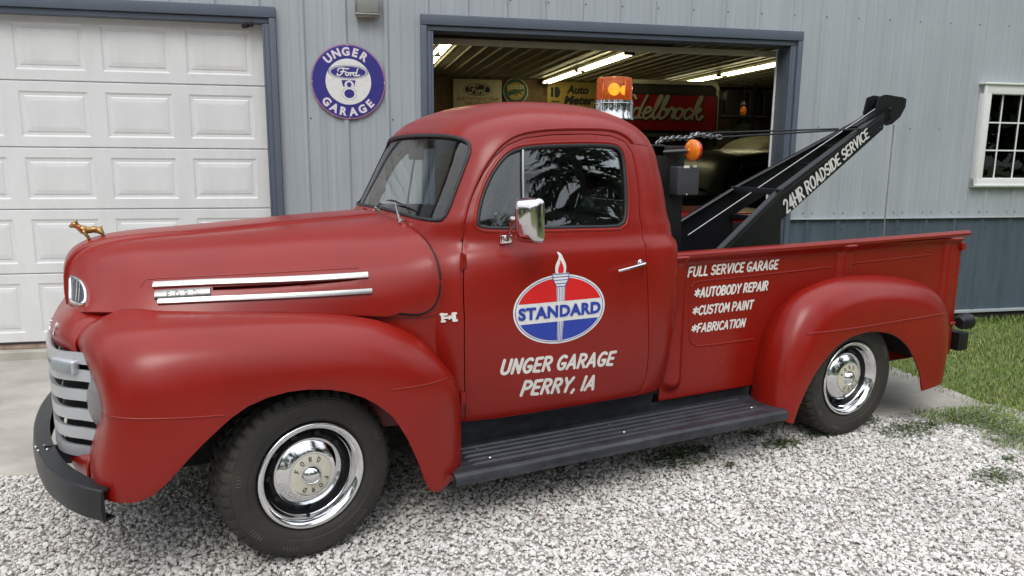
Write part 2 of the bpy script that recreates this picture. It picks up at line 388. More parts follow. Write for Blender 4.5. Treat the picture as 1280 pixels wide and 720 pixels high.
# ------------------------------------------------------------------ flat shapes and lettering
def sdf_sheet(fn, x0, x1, y0, y1, h, lift):
    """mesh of the region fn(X,Y)<0; lift maps (x,y) arrays -> 3D"""
    nx = int((x1-x0)/h)+2; ny = int((y1-y0)/h)+2
    xs = x0+np.arange(nx)*h; ys = y0+np.arange(ny)*h; X, Y = np.meshgrid(xs, ys, indexing='ij'); D = fn(X, Y); I = D < 0
    V = {}; vs = []; fs = []
    def vid(k, xy):
        if k not in V: V[k] = len(vs); vs.append(xy)
        return V[k]
    for j in range(ny-1):
        i = 0
        while i < nx-1:
            c = (I[i, j], I[i+1, j], I[i+1, j+1], I[i, j+1])
            if not any(c): i += 1; continue
            if all(c):
                k = i
                while k < nx-1 and k-i < 6 and I[k, j] and I[k+1, j] and I[k+1, j+1] and I[k, j+1]: k += 1
                fs.append([vid((q, j), (xs[q], ys[j])) for q in range(i, k+1)]+[vid((q, j+1), (xs[q], ys[j+1])) for q in range(k, i-1, -1)])
                i = k; continue
            q = [(i, j), (i+1, j), (i+1, j+1), (i, j+1)]; poly = []
            for a in range(4):
                A, B = q[a], q[(a+1) % 4]
                if I[A]: poly.append(vid(A, (xs[A[0]], ys[A[1]])))
                if I[A] != I[B]:
                    t = D[A]/(D[A]-D[B]); t = min(max(t, .02), .98)
                    k = (min(A, B), max(A, B), 'e'); poly.append(vid(k, (xs[A[0]]*(1-t)+xs[B[0]]*t, ys[A[1]]*(1-t)+ys[B[1]]*t)))
            if len(poly) > 2: fs.append(poly)
            i += 1
    P = lift(np.array([v[0] for v in vs]), np.array([v[1] for v in vs])) if vs else []
    return P, fs
def arc(cx, cy, rx, ry, a0, a1, n=10): return [(cx+rx*math.cos(math.radians(a0+(a1-a0)*i/n)), cy+ry*math.sin(math.radians(a0+(a1-a0)*i/n))) for i in range(n+1)]
GL = {  # casual capital strokes: (width, strokes)
 'A': (.62, [[(0, 0), (.3, 1), (.6, 0)], [(.12, .3), (.5, .33)]]),
 'B': (.55, [[(.04, 0), (.04, 1)], [(.04, 1)]+arc(.26, .77, .24, .22, 90, -90)+[(.04, .53)], [(.04, .53)]+arc(.28, .26, .26, .26, 90, -90)+[(.04, 0)]]),
 'C': (.55, [arc(.33, .5, .31, .5, 50, 310, 14)]),
 'D': (.6, [[(.04, 0), (.04, 1)], [(.04, 1)]+arc(.2, .5, .38, .5, 80, -80, 12)+[(.04, 0)]]),
 'E': (.48, [[(.46, 1), (.04, .97), (.04, .03), (.46, 0)], [(.04, .5), (.4, .5)]]),
 'F': (.48, [[(.48, 1), (.04, .97), (.04, 0)], [(.04, .5), (.4, .52)]]),
 'G': (.6, [arc(.34, .5, .32, .5, 55, 300, 14)+[(.56, .2), (.57, .42), (.34, .42)]]),
 'H': (.58, [[(.04, 0), (.04, 1)], [(.54, 0), (.54, 1)], [(.04, .5), (.54, .5)]]),
 'I': (.1, [[(.05, 0), (.05, 1)]]),
 'L': (.45, [[(.04, 1), (.04, .02), (.44, 0)]]),
 'M': (.72, [[(.02, 0), (.1, 1), (.36, .35), (.62, 1), (.7, 0)]]),
 'N': (.58, [[(.04, 0), (.06, 1), (.52, 0), (.54, 1)]]),
 'O': (.62, [arc(.31, .5, .3, .5, 0, 360, 18)]),
 'P': (.52, [[(.04, 0), (.04, 1)], [(.04, 1)]+arc(.25, .73, .26, .26, 90, -90)+[(.04, .46)]]),
 'R': (.56, [[(.04, 0), (.04, 1)], [(.04, 1)]+arc(.25, .74, .25, .25, 90, -90)+[(.04, .48)], [(.24, .48), (.54, 0)]]),
 'S': (.5, [[(.47, .88)]+arc(.26, .74, .22, .25, 50, 250, 9)+arc(.25, .26, .23, .26, 70, -130, 9)+[(.02, .12)]]),
 'T': (.56, [[(0, .98), (.56, 1)], [(.28, .98), (.28, 0)]]),
 'U': (.58, [[(.04, 1)]+[(.04, .35)]+arc(.29, .3, .25, .3, 180, 360, 10)+[(.54, 1)]]),
 'V': (.58, [[(.02, 1), (.27, 0), (.56, 1)]]),
 'Y': (.56, [[(.0, 1), (.27, .48), (.54, 1)], [(.27, .48), (.25, 0)]]),
 '2': (.5, [[(.02, .8)]+arc(.25, .74, .22, .25, 160, -20, 8)+[(.04, .04), (.5, .02)]]),
 '4': (.52, [[(.38, 0), (.38, 1), (.02, .34), (.54, .34)]]),
 ',': (.14, [[(.09, .06), (.02, -.14)]]), '-': (.3, [[(.02, .45), (.28, .45)]]), '!': (.1, [[(.05, 0), (.05, 1)]]),
 '*': (.62, [[(.3, .15), (.3, .9)], [(.0, .33), (.6, .72)], [(.0, .72), (.6, .33)]]), ' ': (.28, []),
 '1': (.2, [[(.1, 0), (.1, 1)]]),
}
def strokes_of(text, h=1., skew=.18, gap=.17, jit=0):
    x = 0; out = []; r = random.Random(len(text)*7)
    for ch in text:
        wd, st = GL[ch]; dy = r.uniform(-jit, jit)
        for s_ in st: out.append([((x+a+skew*b)*h, (b+dy)*h) for a, b in s_])
        x += wd+(gap if ch != ' ' else .05)
    return out, (x-gap)*h
def stroke_mesh(strokes, wd, lift, res=None, square=0):
    """thick strokes -> flat mesh laid by lift(x,y)"""
    V = []; F = []
    xs = [p[0] for s_ in strokes for p in s_]; ys = [p[1] for s_ in strokes for p in s_]
    res = res or wd/4.2; x0 = min(xs)-wd; x1 = max(xs)+wd; W = wd*14
    x = x0
    def fn(X, Y):
        D = np.full(X.shape, 9.)
        for s_ in strokes:
            if max(p[0] for p in s_) < X.min()-wd or min(p[0] for p in s_) > X.max()+wd: continue
            for a, b in zip(s_[:-1], s_[1:]): D = np.minimum(D, segdist(X, Y, a, b))
        return D-wd/2
    k = max(1, int((x1-x0)/W)); n = int((x1-x0)/res/k)+1
    for i in range(k):
        P, f = sdf_sheet(fn, x0+i*n*res, x0+(i+1)*n*res-res*.001, min(ys)-wd, max(ys)+wd, res, lift)
        b = len(V); V += [tuple(q) for q in P]; F += [tuple(j+b for j in g) for g in f]
    return V, F
def bfont(text, size, bold=.0, shear=0, align='CENTER', space=1.):
    """built-in font -> 2D triangles (verts, faces)"""
    c = bpy.data.curves.new('t', 'FONT'); c.body = text; c.size = size; c.offset = bold; c.shear = shear; c.align_x = align; c.space_character = space
    c.resolution_u = 3
    o = bpy.data.objects.new('t', c); col.objects.link(o); dg = bpy.context.evaluated_depsgraph_get(); dg.update()
    me = bpy.data.meshes.new_from_object(o.evaluated_get(dg)); v = [tuple(x.co[:2]) for x in me.vertices]; f = [tuple(p.vertices) for p in me.polygons]
    bpy.data.objects.remove(o); bpy.data.curves.remove(c); bpy.data.meshes.remove(me)
    return v, f
def ribbon(name, vs, fs, m, parent, flipto=None):
    me = mesh(name, vs, fs)
    bm = bmesh.new(); bm.from_mesh(me); bmesh.ops.remove_doubles(bm, verts=bm.verts, dist=1e-6)
    if flipto is not None:
        bm.normal_update()
        if sum((f.normal.dot(Vector(flipto))*f.calc_area() for f in bm.faces)) < 0: bmesh.ops.reverse_faces(bm, faces=bm.faces)
    bm.to_mesh(me); bm.free()
    return link(name, me, m, parent)
# ================================================================== THE TRUCK (x towards its tail, y away from the camera, wheels on z=0)
truck = empty('tow_truck', 'red 1940s style pickup tow truck with black boom parked before the garage', 'tow truck')
T_ = truck
# ---------------------------------------------------------------- cab surface (half rings, front centre -> camera side -> rear centre)
LV = [ # z, x front, x rear, half width, front exponent, rear exponent
 (.388, .44, 1.80, .762, 5, 7), (.45, .44, 1.815, .775, 5, 7), (.60, .44, 1.83, .797, 5, 7), (.80, .44, 1.84, .810, 5, 7), (.98, .44, 1.845, .806, 4.5, 7),
 (1.07, .45, 1.845, .797, 4.1, 7), (1.112, .480, 1.845, .787, 3.9, 6.5), (1.130, .495, 1.842, .770, 3.9, 6), (1.16, .512, 1.840, .762, 4, 6), (1.195, .532, 1.838, .755, 4.3, 6),
 (1.218, .549, 1.836, .750, 4.7, 5.5), (1.232, .563, 1.834, .747, 5, 5.5), (1.26, .578, 1.832, .740, 5, 5.5), (1.34, .618, 1.824, .722, 5, 5.5), (1.44, .668, 1.812, .700, 5, 5.2),
 (1.52, .705, 1.800, .680, 4.8, 5), (1.57, .730, 1.785, .665, 4.4, 4.6), (1.61, .755, 1.765, .648, 4.0, 4.2), (1.645, .790, 1.735, .622, 3.6, 3.8), (1.68, .845, 1.695, .575, 3.2, 3.3),
 (1.71, .915, 1.64, .505, 2.9, 3), (1.735, 1.00, 1.565, .405, 2.6, 2.7), (1.752, 1.10, 1.48, .27, 2.3, 2.3), (1.757, 1.18, 1.40, .14, 2, 2), (1.758, 1.27, 1.31, .02, 2, 2)]
def cab_table(nu=260, nv=220):
    A = crom(np.array(LV), nv); out = np.zeros((nu, nv, 3)); th = np.linspace(0, PI, 1600)
    c, s_ = np.cos(th), np.sin(th)
    for j, (z, xf, xr, wd, nf, nr) in enumerate(A):
        xc = min(max(1.25, xf+.01), xr-.01)
        X = np.where(c >= 0, xc-(xc-xf)*np.abs(c)**(2/nf), xc+(xr-xc)*np.abs(c)**(2/nr)); Y = -wd*np.where(c >= 0, s_**(2/nf), s_**(2/nr))
        l = np.concatenate([[0], np.cumsum(np.hypot(np.diff(X), np.diff(Y)))]); q = np.linspace(0, l[-1], nu)
        out[:, j, 0] = np.interp(q, l, X); out[:, j, 1] = np.interp(q, l, Y); out[:, j, 2] = z
    # resample each meridian evenly by its length at the door
    mid = out[nu//2]; l = np.concatenate([[0], np.cumsum(np.linalg.norm(np.diff(mid, axis=0), axis=1))]); q = np.linspace(0, l[-1], nv)
    for i in range(nu):
        for k in range(3): out[i, :, k] = np.interp(q, l, out[i, :, k])
    return out, l[-1]
CT, CH = cab_table()
cab = Surf(CT, 2.7, CH)
n0 = cab.nrm(1.3, .5)
if n0.y > 0: cab.flip = True
def pixs(S, pts): return [S.pix(*p) for p in pts]
def front_uv(y, z):
    h = cab.bvh.ray_cast(Vector((-2, y, z)), Vector((1, 0, 0))); return cab._uv(h[0], h[2])
def rear_uv(y, z):
    h = cab.bvh.ray_cast(Vector((4, y, z)), Vector((-1, 0, 0))); return cab._uv(h[0], h[2])
door_px = [(580, 529), (580, 470), (580, 400), (579, 340), (577, 312), (578.5, 290), (582, 268), (591, 241), (604, 216), (618, 196), (634, 181), (656, 172), (690, 168), (735, 167), (764, 169.5), (781, 177), (790, 190), (795, 210), (799, 245), (803, 285), (806, 303), (809, 340), (811, 390), (811, 440), (808, 470), (801, 489), (790, 494.5), (760, 500), (700, 510), (640, 519)]
door_uv = pixs(cab, door_px)
win_px = [(597.6, 276), (604, 284), (640, 285.5), (700, 284.5), (765, 283), (776, 281), (782.5, 271), (783, 234), (780, 200), (775, 187), (765, 182.5), (740, 181), (690, 182), (655, 185), (638, 191), (626, 202), (613, 222), (603, 247)]
win_uv = smooth_poly(pixs(cab, win_px), 70)
EPS = 1e-3
ws3 = [(-.18, 1.588), (-.34, 1.584), (-.47, 1.573), (-.545, 1.555), (-.582, 1.52), (-.597, 1.46), (-.612, 1.36), (-.624, 1.272), (-.622, 1.245), (-.602, 1.232), (-.50, 1.232), (-.34, 1.236), (-.18, 1.240)]
ws_uv = [(0, front_uv(-.004, 1.590)[1])]+[front_uv(*q) for q in ws3]+[(0, front_uv(-.004, 1.241)[1])]
ws_uv = [tuple(q) for q in crom(ws_uv, 60)]; ws_uv[0] = (0, ws_uv[0][1]); ws_uv[-1] = (0, ws_uv[-1][1])
rw3 = [(-.2, 1.48), (-.33, 1.475), (-.385, 1.455), (-.40, 1.40), (-.395, 1.31), (-.37, 1.275), (-.3, 1.268), (-.15, 1.266)]
rw_uv = [(2.7, rear_uv(-.004, 1.481)[1])]+[rear_uv(*q) for q in rw3]+[(2.7, rear_uv(-.004, 1.266)[1])]
rw_uv = [tuple(q) for q in crom(rw_uv, 40)]; rw_uv[0] = (2.7, rw_uv[0][1]); rw_uv[-1] = (2.7, rw_uv[-1][1])
VT = CH-.004
# outline of the near half of the shell: front edge with the windscreen notch, top, rear edge with the rear window notch, bottom
outl = [(0, 0), (0, ws_uv[-1][1])]+ws_uv[::-1][1:]+[(0, VT), (2.7, VT)]+rw_uv+[(2.7, 0)]
def cab_half(step=.028):
    P, F = cab.panel(outl, [door_uv], step); return P, F
P, F = cab_half(); b = len(P)
vs = P+[(x, -y, z) for x, y, z in P]; fs = list(F)+[tuple(i+b for i in f[::-1]) for f in F]
me = mesh('cab_shell', vs, fs); bm = bmesh.new(); bm.from_mesh(me); bmesh.ops.remove_doubles(bm, verts=bm.verts, dist=2e-4)
bm.to_mesh(me); bm.free(); me.materials.append(M['red']); me.materials.append(M['cabin'])
shell = link('cab_shell', me, None, T_)
bake(shell, [('SOLIDIFY', dict(thickness=.016, offset=-1, material_offset=1)), ('BEVEL', dict(width=.003, segments=2, limit_method='ANGLE', angle_limit=math.radians(55)))], 40)
# door leaf
def build_door(side):
    d_uv = offset_poly(door_uv, .0042)
    P, F = cab.panel(d_uv, [win_uv], .028)
    if side > 0: P = [(x, -y, z) for x, y, z in P]; F = [f[::-1] for f in F]
    me = mesh('door', P, F); me.materials.append(M['red']); me.materials.append(M['cabin']); o = link('door', me, None, T_)
    bake(o, [('SOLIDIFY', dict(thickness=.028, offset=-1, material_offset=1)), ('BEVEL', dict(width=.0035, segments=3, limit_method='ANGLE', angle_limit=math.radians(55)))], 40)
    return o
door_n = build_door(-1); door_f = build_door(1)
def both(o, parent=None): mirror_obj(o, None, parent or o.parent)
# window seals, panes, vent bar
s1 = bead('window_seal', cab, win_uv, .017, .008, M['seal'], door_n, off=-.006); both(s1, door_f)
s1 = bead('window_flange', cab, offset_poly(win_uv, -.014), .014, .0045, M['red'], door_n, off=-.001); both(s1, door_f)
split = 654.5
def gl_half(px_list, name, par, off=-.014):
    o = cab.obj(name, px_list, [], M['glass'], par, .05, off, .004); return o
vb_top, vb_bot = cab.pix(654.2, 184), cab.pix(656.5, 285)
def clip_poly(poly, a, b, keep):
    out = []; n = len(poly)
    sd_ = lambda p: ((b[0]-a[0])*(p[1]-a[1])-(b[1]-a[1])*(p[0]-a[0]))*keep
    for i in range(n):
        p, q = poly[i], poly[(i+1) % n]; sp, sq = sd_(p), sd_(q)
        if sp >= 0: out.append(p)
        if (sp >= 0) != (sq >= 0): t = sp/(sp-sq); out.append((p[0]+(q[0]-p[0])*t, p[1]+(q[1]-p[1])*t))
    return out
for kp in (1, -1):
    pl = clip_poly(win_uv, vb_top, vb_bot, kp); cx = sum(p[0] for p in pl)/len(pl)
    nm = 'vent_pane' if cx < vb_top[0] else 'window_pane'
    o = gl_half(pl, nm, door_n); both(o, door_f)
vbp = [(vb_top[0]+(vb_bot[0]-vb_top[0])*t, vb_top[1]+(vb_bot[1]-vb_top[1])*t) for t in np.linspace(0, 1, 12)]
o = bead('vent_bar', cab, vbp, .013, .007, M['bright'], door_n, closed=False, off=-.006); both(o, door_f)
# windscreen with rubber and divider-free glass
wsi = offset_poly(ws_uv, .0); 
P, F = cab.panel(ws_uv, [], .05, -.012); b = len(P)
wg = link('windscreen', mesh('windscreen', P+[(x, -y, z) for x, y, z in P], list(F)+[tuple(i+b for i in f[::-1]) for f in F]), M['glass'], T_); wg.data.shade_smooth()
Pn = [cab.p(*q)+cab.nrm(*q)*.001 for q in ws_uv]; Nn = [cab.nrm(*q) for q in ws_uv]
full = [(p, n) for p, n in zip(Pn, Nn)]+[(Vector((p.x, -p.y, p.z)), Vector((n.x, -n.y, n.z))) for p, n in list(zip(Pn, Nn))[::-1][1:-1]]
sec = [(math.cos(2*PI*i/10)*.006, math.sin(2*PI*i/10)*.008) for i in range(10)]
mb = MB(); mb.tube([p for p, n in full], 1, sec=sec, closed=True, up=[n for p, n in full]); mb.obj('windscreen_seal', M['seal'], wg, 60)
P, F = cab.panel(rw_uv, [], .06, -.010); b = len(P)
rg = link('rear_window', mesh('rear_window', P+[(x, -y, z) for x, y, z in P], list(F)+[tuple(i+b for i in f[::-1]) for f in F]), M['glass'], T_); rg.data.shade_smooth()
Pn = [cab.p(*q)+cab.nrm(*q)*.001 for q in rw_uv]; Nn = [cab.nrm(*q) for q in rw_uv]
full = [(p, n) for p, n in zip(Pn, Nn)]+[(Vector((p.x, -p.y, p.z)), Vector((n.x, -n.y, n.z))) for p, n in list(zip(Pn, Nn))[::-1][1:-1]]
mb = MB(); mb.tube([p for p, n in full], 1, sec=sec, closed=True, up=[n for p, n in full]); mb.obj('rear_window_seal', M['seal'], rg, 60)
# drip gutter over the door
gut = pixs(cab, [(577, 300), (580, 275), (588, 248), (601, 218), (615, 195), (631, 178), (652, 167.5), (685, 162.5), (735, 161.5), (765, 163.5), (782, 170.5), (791, 179)])
gut = [tuple(q) for q in crom(gut, 60)]
o = bead('drip_rail', cab, gut, .012, .010, M['red'], T_, closed=False, off=.001); both(o)
bl = pixs(cab, [(792, 179.5), (800, 180.5), (808, 182)])
o = bead('roof_seam', cab, [tuple(q) for q in crom(bl, 10)], .004, .002, M['redin'], T_, closed=False); both(o)
# hinges
for (px, py, hh) in ((582, 326, .062), (581.5, 497, .05)):
    u, v = cab.pix(px, py); c = cab.p(u, v); mb = MB()
    mb.box((c.x-.012, c.y-.006, c.z), (.022, .020, hh), bev=.005); mb.tube([(c.x-.022, c.y-.012, c.z-hh/2-.004), (c.x-.022, c.y-.012, c.z+hh/2+.004)], .007, 10)
    o = mb.obj('hinge', M['red'], door_n); both(o, door_f)
# handle
a = cab.p(*cab.pix(768, 337.5)); b_ = cab.p(*cab.pix(800, 330)); mb = MB()
path = [a+Vector((0, -.030, 0)), a.lerp(b_, .35)+Vector((0, -.036, .002)), a.lerp(b_, .75)+Vector((0, -.038, .004)), b_+Vector((.002, -.034, .006)), b_+Vector((.004, -.002, .004))]
mb.tube([tuple(q) for q in crom(path, 18)], [.0055+.004*i/17 for i in range(18)], 10); mb.lathe([(0, .006), (.014, .005), (.017, 0)], 20, Matrix.Translation(b_+Vector((.003, 0, .004))) @ Matrix.Rotation(PI/2, 4, 'X'))
o = mb.obj('door_handle', M['chrome'], door_n); both(o, door_f)
# ---------------------------------------------------------------- hood
def H(x, pts): return [(x+p[2] if len(p) > 2 else x, p[0], p[1]) for p in pts]
def row(*p): return [tuple(q) for q in p]
HR = [
 row((.525, 0, 1.237), (.525, -.12, 1.233), (.525, -.145, 1.224), (.53, -.30, 1.220), (.545, -.46, 1.197), (.562, -.605, 1.150), (.572, -.695, 1.078), (.575, -.734, .97), (.575, -.738, .858)),
 row((.42, 0, 1.232), (.42, -.12, 1.228), (.42, -.145, 1.217), (.42, -.30, 1.211), (.43, -.45, 1.182), (.44, -.58, 1.131), (.45, -.668, 1.06), (.46, -.712, .96), (.46, -.722, .858)),
 row((.20, 0, 1.221), (.20, -.12, 1.217), (.20, -.145, 1.205), (.20, -.29, 1.198), (.20, -.43, 1.168), (.20, -.545, 1.114), (.20, -.624, 1.044), (.20, -.668, .96), (.20, -.688, .883)),
 row((-.05, 0, 1.203), (-.05, -.12, 1.199), (-.05, -.143, 1.187), (-.05, -.275, 1.180), (-.05, -.40, 1.150), (-.05, -.50, 1.098), (-.05, -.573, 1.03), (-.05, -.615, .965), (-.05, -.64, .905)),
 row((-.30, 0, 1.186), (-.30, -.118, 1.182), (-.30, -.140, 1.170), (-.30, -.25, 1.163), (-.30, -.36, 1.134), (-.30, -.45, 1.086), (-.30, -.52, 1.025), (-.30, -.562, .965), (-.30, -.59, .918)),
 row((-.50, 0, 1.174), (-.50, -.112, 1.170), (-.50, -.134, 1.157), (-.50, -.22, 1.148), (-.50, -.315, 1.118), (-.50, -.395, 1.070), (-.50, -.46, 1.01), (-.505, -.505, .96), (-.51, -.535, .925)),
 row((-.625, 0, 1.160), (-.622, -.108, 1.155), (-.618, -.128, 1.140), (-.612, -.195, 1.128), (-.605, -.275, 1.098), (-.60, -.345, 1.050), (-.60, -.41, .995), (-.60, -.462, .955), (-.605, -.492, .928)),
 row((-.705, 0, 1.137), (-.700, -.104, 1.130), (-.690, -.122, 1.115), (-.680, -.175, 1.100), (-.670, -.240, 1.066), (-.660, -.305, 1.022), (-.655, -.37, .978), (-.655, -.425, .948), (-.658, -.460, .928)),
 row((-.752, 0, 1.102), (-.746, -.100, 1.093), (-.733, -.118, 1.078), (-.722, -.165, 1.058), (-.712, -.220, 1.028), (-.702, -.280, .992), (-.694, -.34, .960), (-.69, -.395, .940), (-.690, -.430, .925)),
 row((-.776, 0, 1.050), (-.770, -.097, 1.041), (-.757, -.114, 1.028), (-.748, -.158, 1.010), (-.738, -.208, .986), (-.728, -.264, .962), (-.718, -.32, .943), (-.71, -.37, .930), (-.705, -.402, .920)),
 row((-.784, 0, .965), (-.778, -.095, .962), (-.767, -.110, .957), (-.760, -.152, .950), (-.752, -.200, .942), (-.742, -.252, .934), (-.732, -.305, .927), (-.722, -.350, .921), (-.714, -.382, .914)),
 row((-.781, 0, .875), (-.776, -.093, .880), (-.767, -.108, .884), (-.761, -.148, .889), (-.754, -.194, .894), (-.745, -.244, .899), (-.736, -.292, .903), (-.727, -.334, .906), (-.718, -.366, .908))]
HT = net(HR, 240, 170)
hood = Surf(HT, 1.7, .95)
if hood.nrm(.5, .1).z < 0: hood.flip = True
vent_px = [(266, 358.5), (330, 355.5), (400, 352), (455, 348.5), (440, 351), (400, 355), (340, 359.5), (290, 362), (266, 363)]
hood_vent = pixs(hood, vent_px)
def sheet_full(S, name, m, parent, nu, nv, thick, holes=(), step=.03, mirror=True, bev=.002, mats=None, smooth=40, extra=None):
    P, F = S.panel(extra or [(0, 0), (S.su, 0), (S.su, S.sv), (0, S.sv)], holes, step)
    if mirror:
        b = len(P); F = list(F)+[tuple(i+b for i in f[::-1]) for f in F]; P = P+[(x, -y, z) for x, y, z in P]
    me = mesh(name, P, F); bm = bmesh.new(); bm.from_mesh(me); bmesh.ops.remove_doubles(bm, verts=bm.verts, dist=1e-4); bm.to_mesh(me); bm.free()
    for q in (mats or [m]): me.materials.append(q)
    o = link(name, me, None, parent)
    bake(o, [('SOLIDIFY', dict(thickness=thick, offset=-1, material_offset=len(mats)-1 if mats else 0)), ('BEVEL', dict(width=bev, segments=2, limit_method='ANGLE', angle_limit=math.radians(55)))], smooth)
    return o
rear_edge = pcurve(hood, [(470, 266.5), (488, 270), (505, 276), (520, 286), (532, 298.5), (541, 312), (547, 329), (549.5, 350), (547, 371), (539, 385), (524, 392), (500, 391)], 60)
rear_edge = [(.062, 0)]+[p_ for p_ in rear_edge if p_[1] > .05]+[(rear_edge[-1][0]+.03, .95)]
hood_o = sheet_full(hood, 'hood', M['red'], T_, 0, 0, .010, [hood_vent], .024, mats=[M['red'], M['redin']], extra=[(.062, 0), (1.7, 0), (1.7, .95)]+rear_edge[::-1])
P, F = hood.panel([(0, 0), (.24, 0), (.24, .95), (0, .95)], [], .024, -.013); b = len(P); fl_o = link('cowl_flange', mesh('cowl_flange', P+[(x, -y, z) for x, y, z in P], list(F)+[tuple(i+b for i in f[::-1]) for f in F]), M['red'], T_); bake(fl_o, [('SOLIDIFY', dict(thickness=.004, offset=-1))], 40)
hs = bead('hood_gap_shade', hood, [p_ for p_ in rear_edge[1:-1]], .020, .0035, M['ink'], hood_o, closed=False, off=-.010); both(hs, hood_o)  # black bead stands in for the shaded gap along the hood edge
# inner panel behind the louvre
o = hood.obj('vent_scoop', pixs(hood, [(258, 345), (470, 340), (474, 372), (258, 378)]), [], M['redin'], hood_o, .06, -.028, .004); both(o, hood_o)
def strip(name, px, wd, hgt, m, par, S, n=40, off=.002, taper=False):
    uv = pcurve(S, px, n); o = bead(name, S, uv, wd, hgt, m, par, closed=False, off=off, flat=hgt > .005, smooth=35 if hgt > .005 else 60); return o
o = strip('hood_trim', [(192, 356.8), (260, 353.5), (330, 351), (400, 347.8), (460, 344)], .027, .009, M['bright'], hood_o, hood); both(o, hood_o)
o = strip('hood_trim', [(198, 377.5), (260, 374.5), (330, 371.5), (400, 368), (465, 364)], .024, .009, M['bright'], hood_o, hood); both(o, hood_o)
o = strip('hood_badge', [(194, 369), (215, 367.8), (240, 366.5), (263, 365)], .035, .008, M['badge'], hood_o, hood, 12); both(o, hood_o)
badge = o
o = strip('stamped_edge', [(177, 358), (180, 351.5), (188, 348.5), (240, 345.5), (340, 340.5), (448, 334.5)], .008, .0022, M['red'], hood_o, hood, 60, 0); both(o, hood_o)
# nose side ports
port = smooth_poly(pixs(hood, [(90, 346), (98, 347), (105, 354), (109, 366), (108, 378), (103, 382.5), (95, 380), (90.5, 376), (89.5, 360)]), 40)
def offs(c, k): cx = sum(p[0] for p in c)/len(c); cy = sum(p[1] for p in c)/len(c); return [(cx+(x-cx)*k, cy+(y-cy)*k) for x, y in c]
po = bead('nose_port', hood, offs(port, .93), .012, .009, M['chrome'], hood_o, off=.003); pm_ = mirror_obj(po, None, hood_o)
for sgn, par in ((1, hood_o), (-1, hood_o)):
    P, F = hood.panel(offs(port, .9), [], .03, .002)
    if sgn < 0: P = [(x, -y, z) for x, y, z in P]; F = [f[::-1] for f in F]
    link('port_shade', mesh('port_shade', P, F), M['box'], par)  # dark sheet on the hood stands in for the shaded inside of the port
    for t in (.35, .6):
        a_, b_ = (93+14*t, 350), (91+14*t, 378)
        o = bead('port_bar', hood, pcurve(hood, [a_, b_], 9), .007, .004, M['badge'], par, closed=False, off=.003)
        if sgn < 0:
            for v_ in o.data.vertices: v_.co.y = -v_.co.y
            o.data.flip_normals()
for sg in (-1, 1):
    mb = MB(); mb.tube([(.05, sg*.615, .70), (.30, sg*.664, .70), (.50, sg*.700, .70), (.60, sg*.722, .70)], 1, sec=[(.30, .005), (.30, -.005), (-.30, -.005), (-.30, .005)], up=(0, 0, 1)); mb.obj('cowl_side', M['red'], T_)
# ---------------------------------------------------------------- front fenders
FR = [
 row((-.610, -.455, .922), (-.690, -.490, .886), (-.722, -.520, .842), (-.702, -.590, .790), (-.674, -.650, .725), (-.662, -.685, .640), (-.680, -.675, .555), (-.706, -.66, .47), (-.712, -.64, .38)),
 row((-.570, -.505, .938), (-.645, -.570, .915), (-.684, -.635, .872), (-.680, -.702, .805), (-.662, -.746, .730), (-.653, -.770, .640), (-.672, -.776, .555), (-.698, -.775, .46), (-.702, -.76, .37)),
 row((-.520, -.535, .942), (-.580, -.640, .925), (-.615, -.735, .892), (-.626, -.810, .825), (-.624, -.858, .735), (-.625, -.878, .640), (-.638, -.885, .550), (-.660, -.88, .46), (-.665, -.87, .36)),
 row((-.440, -.565, .933), (-.470, -.680, .930), (-.505, -.790, .902), (-.518, -.870, .842), (-.522, -.915, .750), (-.526, -.930, .650), (-.535, -.938, .550), (-.555, -.938, .45), (-.56, -.93, .34)),
 row((-.300, -.600, .925), (-.305, -.710, .928), (-.315, -.815, .905), (-.325, -.895, .850), (-.33, -.935, .765), (-.335, -.950, .670), (-.335, -.957, .570), (-.335, -.958, .46), (-.335, -.95, .34)),
 row((-.080, -.640, .910), (-.080, -.735, .918), (-.080, -.830, .898), (-.080, -.905, .845), (-.080, -.942, .765), (-.080, -.955, .670), (-.080, -.960, .570), (-.080, -.96, .46), (-.08, -.95, .34)),
 row((.120, -.665, .892), (.120, -.750, .902), (.120, -.838, .882), (.120, -.905, .832), (.120, -.942, .755), (.120, -.953, .665), (.12, -.957, .570), (.12, -.957, .46), (.12, -.95, .34)),
 row((.270, -.685, .865), (.275, -.762, .875), (.278, -.842, .852), (.280, -.900, .806), (.282, -.935, .735), (.285, -.947, .655), (.29, -.951, .565), (.295, -.951, .46), (.30, -.945, .30)),
 row((.380, -.705, .828), (.388, -.770, .832), (.395, -.838, .808), (.405, -.888, .765), (.412, -.920, .705), (.420, -.935, .640), (.425, -.940, .555), (.43, -.94, .45), (.44, -.935, .15)),
 row((.460, -.730, .778), (.470, -.775, .780), (.482, -.828, .758), (.494, -.865, .722), (.506, -.893, .675), (.516, -.908, .62), (.523, -.915, .54), (.53, -.915, .44), (.535, -.912, .13)),
 row((.510, -.748, .725), (.522, -.780, .722), (.536, -.815, .703), (.551, -.842, .675), (.566, -.862, .640), (.577, -.872, .595), (.585, -.878, .525), (.592, -.878, .43), (.592, -.878, .12)),
 row((.535, -.760, .690), (.550, -.780, .682), (.567, -.800, .664), (.584, -.815, .640), (.600, -.825, .610), (.612, -.828, .57), (.62, -.832, .51), (.625, -.832, .42), (.625, -.832, .12)),
 row((.540, -.775, .680), (.558, -.778, .668), (.577, -.780, .650), (.595, -.782, .626), (.611, -.782, .598), (.622, -.782, .56), (.63, -.785, .50), (.634, -.785, .41), (.634, -.785, .12))]
FT = net(FR, 240, 160)
fen = Surf(FT, 2.0, 1.0)
if fen.nrm(.9, .5).y > 0: fen.flip = True
